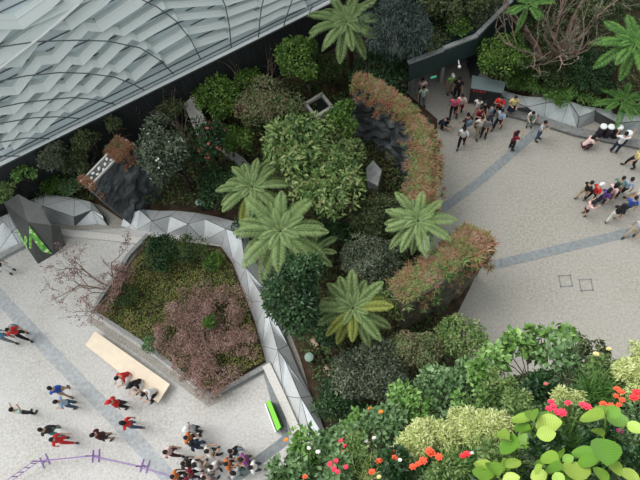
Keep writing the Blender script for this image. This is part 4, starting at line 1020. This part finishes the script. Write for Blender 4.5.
GL='visitors on the left square';GB='crowd at the bottom of the left square';GE='crowd outside the entrance';GR='visitors on the right square'
P=person
p1=P(22,412,'arms',look(22,412,60,300),'mint','black','person in mint shirt and black trousers with one arm raised, at the left edge',GL)
bag('camera_bag',p1,.26,-.02,.98,(.28,.14,.20),'char','dark camera bag at the hip of the person in mint shirt','bag')
P(61,391,'walk',look(61,391,0,330),'blue','beige','person in royal blue polo shirt and beige shorts',GL,botk='shorts')
P(67,403,'talk',look(67,403,0,430),'pale','jeans','person in pale blue shirt and dark jeans',GL)
P(52,431,'walk',look(52,431,0,400),'char','teal','person in charcoal jacket and teal trousers at left',GL,topk='jacket')
P(61,440,'walk',look(61,440,140,440),'red','red','person all in red next to the charcoal jacket at left',GL,hair='long',skin_=1)
P(103,435,'stand',look(103,435,60,470),'maroon','char','person in dark maroon top with hands low, just above the rope',GL,topk='jacket',botk='shorts')
P(119,403,'stand',look(119,403,60,440),'red','black','person in red cap and red shirt with black trousers',GL,hat='red')
P(131,424,'walk',look(131,424,60,420),'red','jeans','person in red shirt and blue jeans walking near the paving band',GL,hair='long')
bp_=P(18,333,'walk',look(18,333,60,360),'red','black','person in red shirt and grey backpack at the left edge',GL)
bag('backpack',bp_,.02,.17,1.22,(.30,.20,.42),'grey','grey backpack on the person in red shirt at the left edge','backpack')
P(2,336,'walk',look(2,336,60,360),'cyan','grey','person in bright sky-blue shirt cut by the left edge',GL)
P(1,266,'stand',look(1,266,60,300),'black','white','person in black top with white trousers cut by left edge, near kiosk',GL)
# seated on the bench, looking towards the square
fs=look(130,365,85,420)
P(124,373,'sit',fs,'red','white','person in red shirt and white trousers sitting on the timber bench','people on the bench',seat=True,z0=-.015)
P(136,380,'sit',fs+.3,'black','white','person in black top and white skirt sitting in the middle of the bench','people on the bench',hair='long',seat=True,skin_=1,botk='shorts',z0=-.015)
P(151,390,'sit',fs-.2,'white','black','person in white shirt and black trousers at the bench end','people on the bench',seat=True,z0=-.015)
# bottom crowd
P(194,428,'stand',look(194,428,170,450),'lgrey','char','person in white cap and light shirt at the top of the bottom crowd',GB,hat='white')
P(191,438,'talk',look(191,438,260,450),'orange','navy','person in orange shirt and navy trousers, upper left of the crowd',GB)
P(198,445,'stand',look(198,445,160,430),'navy','jeans','person in navy clothing bending close to the orange shirt',GB,hair='long')
P(171,452,'walk',look(171,452,230,470),'lpink','maroon','person in pale pink top standing apart left of the crowd',GB,hair='long')
P(212,452,'talk',look(212,452,260,420),'cream','black','person in cream shirt at the top middle of the crowd',GB)
P(189,463,'stand',look(189,463,240,480),'char','black','person in dark shirt at the left of the crowd',GB)
P(200,465,'talk',look(200,465,240,430),'white','khaki','person in white shirt beside the dark shirt in the crowd',GB,hair='long')
P(216,466,'stand',look(216,466,240,490),'white','grey','person in white t-shirt at the centre of the crowd',GB)
P(230,464,'talk',look(230,464,300,440),'orange','char','person in orange top right of the white t-shirt',GB)
P(236,452,'stand',look(236,452,200,430),'black','pale','person in black top at the upper right of the crowd',GB)
pp=P(247,459,'talk',look(247,459,200,480),'purple','brown','person in purple shirt at the right end of the crowd',GB)
bag('shoulder_bag',pp,-.25,-.05,1.02,(.28,.12,.22),'orange','orange brown shoulder bag of the person in purple','bag')
P(178,476,'stand',look(178,476,240,480),'orange','black','person in orange shirt cut by the bottom edge, leftmost',GB)
P(192,474,'stand',look(192,474,240,490),'dred','black','person in dark red shirt near the bottom edge',GB)
P(209,478,'stand',look(209,478,240,430),'lpink','grey','person in pinkish white shirt cut by the bottom edge',GB)
P(238,473,'talk',look(238,473,200,450),'lgrey','jade','person in light grey top near the foreground leaves',GB,hair='long')
P(256,467,'stand',look(256,467,200,470),'white','char','person in white top nearest the foreground leaves',GB)
# outside the entrance
P(451,83,'stand',look(451,83,480,140),'green','khaki','person in lime green shirt and white hat by the doorway',GE,hat='white')
P(458,88,'stand',look(458,88,440,140),'black','black','person in black beside the lime green shirt at the doorway',GE,hair='long')
P(454,106,'walk',look(454,106,440,190),'hot','black','person in bright pink shirt and black trousers',GE)
P(461,104,'walk',look(461,104,450,190),'lpink','dred','person in pale pink shirt next to bright pink shirt',GE)
P(478,107,'walk',look(478,107,440,180),'white','beige','person in white shirt below the dark counter',GE)
P(479,116,'talk',look(479,116,520,160),'dred','black','person in dark red shirt in front of the counter group',GE)
P(484,110,'stand',look(484,110,460,160),'black','black','person in black behind dark red shirt, by the counter',GE,hair='long')
P(491,113,'walk',look(491,113,560,130),'slate','jeans','person in slate blue shirt at the middle of the entrance crowd',GE)
P(499,106,'photo',look(499,106,470,170),'red','black','person in red shirt holding up a phone near the counter right end',GE)
P(513,105,'talk',look(513,105,520,170),'yellow','navy','person in yellow shirt and dark blue skirt against the folded wall',GE,botk='skirt')
P(500,119,'walk',look(500,119,440,180),'pale','black','person in pale blue shirt and black trousers striding',GE)
P(486,127,'stand',look(486,127,460,200),'grey','black','person in grey shirt and black trousers, lower front of crowd',GE)
P(480,126,'walk',look(480,126,500,200),'cream','khaki','person in cream shirt and khaki trousers, lower front of crowd',GE)
b2=P(467,124,'walk',look(467,124,440,90),'maroon','black','person with dark teal backpack walking away from camera',GE)
bag('backpack',b2,.05,-.18,1.2,(.30,.18,.40),'slate','dark teal backpack on the person left of the entrance crowd','backpack')
P(463,137,'walk',look(463,137,440,200),'white','black','person in white shirt and black trousers at the lower left of the entrance crowd',GE)
P(443,121,'crouch',look(443,121,480,150),'navy','black','person in dark blue half hidden by the russet plants',GE)
P(422,88,'stand',look(422,88,430,140),'lpink','char','person in pale pink standing in the dark doorway',GE,hair='long')
P(423,96,'stand',look(423,96,430,140),'mint','grey','person in pale green top standing just outside the doorway',GE)
# right square
P(514,140,'photo',look(514,140,600,110),'dred','black','person in dark red shirt and black trousers alone in the right square',GR,hair='long')
P(541,130,'photo',look(541,130,600,170),'lgrey','jeans','person in checked light shirt and jeans near the folded wall',GR)
P(533,111,'sit',look(533,111,530,180),'cream','jade','person in cream top sitting on the step of the folded wall',GR,seat=True,h=.85,hair='long',z0=.0,skin_=1)
P(587,142,'crouch',look(587,142,640,130),'lpink','maroon','crouching person in pink shirt left of the drums',GR,hair='long')
P(620,143,'arms',look(620,143,640,60),'white','navy','person in white shirt and dark jeans in front of the drums',GR)
P(636,158,'walk',look(636,158,560,150),'yellow','black','person in pale yellow shirt cut by the right edge',GR)
P(586,190,'walk',look(586,190,640,160),'black','beige','person in black shirt and beige shorts, left end of the right group',GR,botk='shorts')
P(595,192,'walk',look(595,192,640,170),'red','black','person in bright red shirt and white cap in the right group',GR,hat='white')
P(604,197,'walk',look(604,197,640,170),'dviolet','navy','person in violet and navy behind the red shirt',GR,hair='long')
P(611,192,'walk',look(611,192,640,170),'lpink','dred','person in pale pink and dark red, middle of the right group',GR,hair='long')
P(617,186,'walk',look(617,186,640,160),'jade','char','person in jade green top behind the pale blue shirt',GR,h=.95)
P(626,187,'walk',look(626,187,640,150),'pale','black','person in pale blue shirt and black trousers, right end of the group',GR)
P(588,208,'arms',look(588,208,640,200),'lpink','maroon','small person in light pink shirt below the right group',GR,h=.85,skin_=1,botk='shorts')
P(630,205,'walk',look(630,205,640,170),'blue','char','person in royal blue shirt near the right edge',GR)
P(617,213,'walk',look(617,213,640,180),'black','cream','person in black top and cream trousers lower right',GR,hair='long')
P(637,229,'walk',look(637,229,600,260),'lgrey','beige','person in light grey shirt cut by the right edge, by the paving band',GR)
P(638,194,'walk',look(638,194,600,180),'cream','beige','person cut by the right edge just above the royal blue shirt',GR)
# ------------------------------------------------------------------ planted mountainside below the camera
A0=atd(660,500,3.6); B0=atd(262,500,6.8); C0=atd(660,335,6.6)
LN=(B0-A0).cross(C0-A0).normalized(); LN = LN if LN.z>0 else -LN
def slope(px,py,off=0.0):
    """the point of the planted slope seen at a pixel, raised off metres above it"""
    v=(MC@Vector((px-320,-(py-240),-F))).normalized(); o=Vector((0,0,H)); q=A0+LN*off; return o+v*((q-o).dot(LN)/v.dot(LN))
edge=[(262,486),(290,462),(330,448),(372,440),(405,424),(450,402),(492,382),(530,372),(570,368),(610,362),(650,352),(720,350),(760,620),(200,640)]
top=[slope(x,y,-.22) for x,y in edge]; n=len(top)
mb=MB(); V=top+[Vector((p.x,p.y,0)) for p in top]; mb.add(V,[tuple(range(n))]+[(i,(i+1)%n,n+(i+1)%n,n+i) for i in range(n)])
S(mb.build('wall_mountain',M['soil']))
def clump(name,px,py,rpx,mat,leaf,label,cat='plant',n=None,wid=.5,off=.05,tmpl=None,group=None,droop=.0,cover=1.7,flat_=.8,up=.5,stem=True):
    c=slope(px,py,off); R=msize(rpx,c)*1.12; base=c-LN*(off+.22)
    t=empty(name,base,label=label,cat=cat,group=group)
    n=n or int(min(3500,cover*4*PI*R*R*.8/(leaf*leaf*wid*.5)))
    rel=c-base
    p,d=crown_pts((R,R,R*flat_),n,10,.5,up); nrm=_norm(d+rng.normal(size=(n,3))*.45+np.array([0,0,.7])); y=_norm(rng.normal(size=(n,3))+d*.7+np.array([0,0,-droop]))
    L=leaf*rng.uniform(.6,1.25,n); me=place_leaves('foliage',tmpl or T_SMALL,p+np.array(rel),y,nrm,L,L*wid,LM[mat]); link(bpy.data.objects.new('foliage',me),t)
    mb=MB()
    for k in range(5):
        a=2*PI*k/5; mb.tube([(0,0,0),tuple(rel*.6+Vector((math.cos(a)*R*.3,math.sin(a)*R*.3,0))),tuple(rel+Vector((math.cos(a)*R*.7,math.sin(a)*R*.7,R*.2)))],[.012,.008,.004],4)
    mb.build('stems',M['bark'],t); t['_r']=R; return t
def tufts(name,px,py,rpx,mat,length,label,n=420,wid=.035):
    c=slope(px,py,-.05); R=msize(rpx,c); t=empty(name,c-LN*.1,label=label,cat='grass'); t.name=name
    P=rng.normal(size=(n,3))*R*.28; P[:,2]=.02; Y=_norm(np.stack([P[:,0]/R*1.2,P[:,1]/R*1.2,np.full(n,.8)],1)+rng.normal(size=(n,3))*.35); L=length*rng.uniform(.6,1.2,n)
    me=place_leaves('blades',T_STRAP,P+np.array([0,0,.05]),Y,_norm(np.cross(Y,rng.normal(size=(n,3)))+np.array([0,0,.5])),L,L*wid,LM[mat]); link(bpy.data.objects.new('blades',me),t); return t
CL=[
('rose_shrub',535,338,20,'rose',.115,'broad-leaved green shrub standing highest against the right-hand paving'),
('rose_shrub',565,336,13,'rose',.11,'small leafy sprig against the right-hand paving, below the drain covers'),
('rose_shrub',515,352,22,'rose',.11,'leafy green shrub at the lower left of the highest one on the paving'),
('rose_shrub',558,358,22,'blue',.10,'leafy shrub just below the small sprig with two pale yellow roses at its right'),
('rose_shrub',592,352,15,'olive',.08,'small-leaved shrub bearing pale yellow roses near the right edge'),
('rose_shrub',488,368,20,'rose',.09,'leafy shrub at the slope edge above the grey paving corner'),
('rose_shrub',462,382,22,'blue',.085,'blue-green shrub at the slope edge below the mottled garden shrub'),
('rose_shrub',432,392,22,'blue',.085,'blue-green shrub on the slope edge, right of the single white bloom'),
('rose_shrub',500,388,20,'mixed',.07,'fine-leaved mixed green shrub in the middle of the slope'),
('rose_shrub',540,384,18,'dark',.085,'dark green shrub around the single dusky pink bloom'),
('rose_shrub',470,402,18,'rose',.07,'small green shrub above the large pale yellow-green bush'),
('rose_shrub',408,408,22,'rose',.085,'green shrub beneath the single white bloom'),
('rose_shrub',382,424,22,'blue',.085,'blue-green shrub right below the two orange blooms'),
('rose_shrub',350,428,17,'rose',.085,'small green shrub at the slope edge left of the orange blooms'),
('rose_shrub',338,447,22,'blue',.085,'blue-green shrub carrying the upper pink blooms at left'),
('rose_shrub',308,450,20,'rose',.10,'green shrub with pale pink blooms at the left end of the slope'),
('rose_shrub',292,470,22,'blue',.10,'blue-green shrub with a red poppy at the bottom left of the slope'),
('rose_shrub',365,456,22,'mixed',.07,'mixed green shrub around the two white blooms'),
('rose_shrub',335,476,22,'blue',.08,'blue-green shrub at the bottom edge under the pink blooms'),
('rose_shrub',392,472,20,'dark',.07,'dark green shrub at the bottom edge under the scarlet blooms'),
('pale_bush',420,446,25,'pale',.055,'pale yellow-green feathery bush in the lower middle, left of its twin'),
('pale_bush',448,436,18,'pale',.05,'smaller pale yellow-green bush between two larger pale bushes'),
('pale_bush',484,428,24,'pale',.05,'pale yellow-green feathery bush left of the broad lime leaves'),
('pale_bush',462,420,13,'pale',.05,'small pale tuft above the larger pale bushes'),
('pale_bush',628,380,20,'pale',.05,'pale yellow-green bush at the right edge above the red blooms'),
('pale_bush',640,358,14,'pale',.05,'pale bush cut by the right edge, highest on the slope'),
('pale_bush',568,398,14,'pale',.045,'pale feathery bush behind the crimson blooms'),
('green_bush',602,374,18,'mixed',.055,'green bush left of the pale bush at the right edge'),
('green_bush',520,408,18,'mixed',.05,'low green bush above the broad lime leaves'),
('green_bush',575,418,18,'mixed',.05,'low green bush between crimson blooms and broad leaves'),
('green_bush',600,440,18,'dark',.06,'dark green bush behind the right-hand broad leaves'),
('green_bush',545,462,26,'dark',.06,'dark green bush beneath the broad lime leaves at the bottom'),
('green_bush',500,462,22,'mixed',.06,'green bush beneath the leftmost lime leaves'),
('green_bush',625,466,22,'dark',.06,'dark green bush in the bottom right corner'),
('green_bush',448,474,18,'mixed',.05,'green bush at the bottom edge under the orange geraniums'),
]
for i,(nm,x,y,r,m,l,lab) in enumerate(CL): clump(nm,x,y,r,m,l,lab,wid=.62 if m in('rose','blue') else (.34 if m=='pale' else .5),off=(.22 if (nm=='rose_shrub' and y<375) else .06),cover=2.0 if m=='pale' else (.75 if (nm=='rose_shrub' and y<360) else 1.3))
tufts('grass_tuft',590,392,20,'grass',.30,'fine green grass tuft right of the crimson blooms')
tufts('grass_tuft',562,440,20,'grass',.24,'fine dark grass tuft between the two groups of broad lime leaves')
tufts('grass_tuft',450,466,20,'grass',.28,'thin-bladed grass at the bottom edge by the orange geraniums')
tufts('grass_tuft',478,455,16,'grass',.26,'thin-bladed grass left of the broad lime leaves',n=260)
tufts('grass_tuft',366,470,14,'pale',.26,'pale dry grass blades at the bottom edge under white blooms',n=160)
carpet_pts=None
# low cover over the whole slope
g=np.random.default_rng(8); P=[]; 
while len(P)<26000:
    x=g.uniform(255,665); y=g.uniform(345,505)
    if inside(edge[:12]+[(720,560),(240,560)],x,y): q=slope(x,y,-.22+.12*g.random()); P.append(tuple(q))
P=np.array(P); n=len(P); L=.055*g.uniform(.6,1.4,n)
me=place_leaves('slope_cover',T_SMALL,P,g.normal(size=(n,3))+np.array([0,0,.4]),g.normal(size=(n,3))*.5+np.array(LN),L,L*.5,LM['blue']); tag(link(bpy.data.objects.new('slope_cover',me)),'low green leaves covering the planted slope between the bushes','ground cover',kind='stuff')
# broad lime-green leaves, every leaf its own
lm_,nt_,b_=newmat('broad_lime_leaf'); N=nt_.nodes; L_=nt_.links
oi=N.new('ShaderNodeObjectInfo'); tcn=N.new('ShaderNodeTexCoord'); wv=N.new('ShaderNodeTexWave'); wv.wave_type='BANDS'; wv.bands_direction='Y'; wv.inputs['Scale'].default_value=3.2; wv.inputs['Distortion'].default_value=.6
mp=N.new('ShaderNodeMapping'); L_.new(tcn.outputs['Object'],mp.inputs[0]); L_.new(mp.outputs[0],wv.inputs['Vector'])
r=N.new('ShaderNodeValToRGB'); r.color_ramp.elements[0].color=(.14,.32,.035,1); r.color_ramp.elements[1].color=(.42,.55,.10,1); e=r.color_ramp.elements.new(.5); e.color=(.24,.44,.05,1)
L_.new(oi.outputs['Random'],r.inputs[0]); mx=N.new('ShaderNodeMixRGB'); mx.blend_type='MULTIPLY'; mx.inputs[0].default_value=.2; L_.new(r.outputs[0],mx.inputs[1]); L_.new(wv.outputs[0],mx.inputs[2]); L_.new(mx.outputs[0],b_.inputs['Base Color']); b_.inputs['Roughness'].default_value=.45
me_leaf=place_leaves('leaf',T_BROAD,np.zeros((1,3)),np.array([[0,1.,0]]),np.array([[0,0,1.]]),np.array([1.]),np.array([1.]),lm_,True)
def broad_plant(label,origin,leaves,h=.35,name='hydrangea'):
    """leaves: (base px, tip px, width/length)"""
    o=slope(*origin,-.22); t=empty(name,o,label=label,cat='plant'); mb=MB()
    for i,(bx,by,tx,ty,wr) in enumerate(leaves):
        hh=h+.10*math.sin(i*2.3)+.012*i*.3; a=slope(480+bx/4,360+by/4,hh); e=slope(480+tx/4,360+ty/4,hh-.03+.04*math.cos(i*1.7))
        yv=(e-a); ln=yv.length; yv.normalize(); up=(Vector((0,0,1))*.8+LN*.5+Vector((.15*math.sin(i*1.9),.15*math.cos(i*2.7)-.1,0))).normalized(); xv=yv.cross(up).normalized(); zv=xv.cross(yv)
        ob=bpy.data.objects.new('leaf',me_leaf); link(ob,t); ob.matrix_local=Matrix.Translation(a-o)@Matrix((xv,yv,zv)).transposed().to_4x4()@Matrix.Diagonal((min(ln*wr*1.3,msize(math.hypot(tx-bx,ty-by)/4,a)*wr*1.4),ln,ln*.6,1))
        mb.tube([Vector((0,0,0)),(a-o)*.6+Vector((0,0,-.03)),a-o],[.010,.007,.005],5)
    mb.build('stems',flat('green_stem',(.16,.28,.06),.6),t,smooth=True); return t
broad_plant('broad-leaved lime green plant, left of the fine dark grass',(532,445),[(222,268,328,246,.62),(225,300,305,292,.62),(218,262,150,318,.40),(160,342,72,336,.75),(200,245,125,228,.62),(215,300,150,350,.5),(215,250,205,190,.7),(235,262,290,205,.5),(205,278,130,262,.5),(120,322,60,285,.6)])
broad_plant('broad-leaved lime green plant on a tall stem below the red blooms at right',(608,448),[(500,318,508,415,.8),(500,232,398,222,.62),(505,232,600,246,.60),(500,225,470,175,.55),(505,225,560,190,.6),(495,310,440,270,.55),(590,250,650,290,.6)],h=.42)
broad_plant('low broad-leaved plant with yellowish leaves near the bottom right',(590,470),[(470,378,362,366,.42),(480,402,385,408,.42),(520,388,608,436,.5),(525,400,560,460,.5),(470,430,500,490,.6),(560,440,640,480,.5)],h=.25)
broad_plant('large low lime leaves at the bottom edge, right of centre',(565,474),[(392,490,378,398,.85),(330,440,262,425,.7),(320,400,296,342,.75),(318,405,240,380,.6),(330,405,375,385,.6),(255,430,208,402,.7),(300,450,330,500,.7),(345,430,325,500,.7),(270,455,200,470,.6),(250,420,215,455,.5)],h=.28)
broad_plant('bright lime leaves at the bottom edge below the pale bushes',(490,474),[(25,490,10,415,.9),(75,470,38,400,.6),(95,455,75,385,.6),(110,450,120,385,.5),(90,480,160,468,.5),(60,480,-10,440,.7),(100,430,165,400,.45),(40,440,-20,400,.6)],h=.28)
# flowers on the slope, each cluster a plant with its heads and stems
def blooms(label,mat,pts,r,name='flowering_plant',h=.2,cat='flowers'):
    cx=sum(p[0] for p in pts)/len(pts); cy=sum(p[1] for p in pts)/len(pts); o=slope(cx,cy,-.22); t=empty(name,o,label=label,cat=cat); mb=MB()
    for i,(x,y) in enumerate(pts):
        q=slope(x,y,h+.02*math.sin(i*2.1)); flower(msize(r,q),mat,t,q-o,(Vector((0,0,1))+LN+Vector((.3*math.sin(i),.3*math.cos(i*1.3),0))).normalized()); mb.tube([Vector((0,0,0)),(q-o)*.5+Vector((.01,0,0)),q-o],[.005,.004,.003],4)
    mb.build('stems',flat('flower_stem',(.10,.20,.05),.7),t)
blooms('five crimson blooms clustered above the broad lime leaves','pinkp',[(551,402),(549,409),(557,412),(562,413),(568,403),(553,407)],4.6,h=.33)
blooms('single crimson bloom between the cluster and the coral blooms','pinkp',[(583,405),(587,407)],4.5,h=.33)
blooms('coral red blooms in a tall loose cluster near the right edge','scarlet',[(617,389),(621,392),(616,396),(622,400),(619,405),(603,404),(611,406),(606,409)],3.6,h=.36)
blooms('large crimson bloom closest to the right edge','red',[(634,398),(637,393)],6,h=.36)
blooms('pink-red blooms at the lower left of the slope','pinkp',[(341,452),(336,461),(334,469),(346,467),(345,446),(341,441),(338,472),(330,464)],3.2,h=.24)
blooms('scarlet blooms in dark leaves at the bottom, left of the pale bush','scarlet',[(379,461),(392,453),(395,458)],3.6,h=.22)
blooms('coral bloom near the bottom edge among dry grass','scarlet',[(372,472)],4,h=.24)
blooms('orange-red geraniums in front of the large pale bush','scarlet',[(413,467),(418,464),(423,461),(439,457),(429,451),(432,454)],4.2,h=.26)
blooms('flat bright red bloom between pale bushes and lime leaves','red',[(463,456),(467,454)],4.2,h=.26)
blooms('two orange blooms at the upper left of the slope','orange',[(381,412),(370,409)],3.4,h=.26)
blooms('two white blooms among mixed green leaves','whitep',[(374,438),(366,441)],3.0,h=.2)
blooms('single white bloom at the upper edge of the slope','whitep',[(402,398)],2.4,h=.26)
blooms('pale pink blooms at the left end of the slope','whitep',[(313,443),(318,452),(309,448)],3.0,h=.26)
blooms('red poppy at the bottom edge, far left of the slope','scarlet',[(305,477)],4,h=.26)
blooms('orange lily at the left end of the slope','orange',[(286,440)],3.2,h=.26)
blooms('two pale yellow roses against the right-hand paving','yellowp',[(609,349),(596,354)],3.6,h=.3)
blooms('dusky pink bloom in the shade of the dark shrub','coral',[(546,384)],3.2,h=.26)
blooms('deep magenta bloom right of the broad leaf on the tall stem','magenta',[(620,431)],3.4,h=.3)
blooms('yellow bloom at the bottom edge under scarlet blooms','yellowp',[(379,477)],2.6,h=.24)
blooms('white blooms beside the flat bright red bloom','whitep',[(472,453),(400,460)],2.6,h=.24)
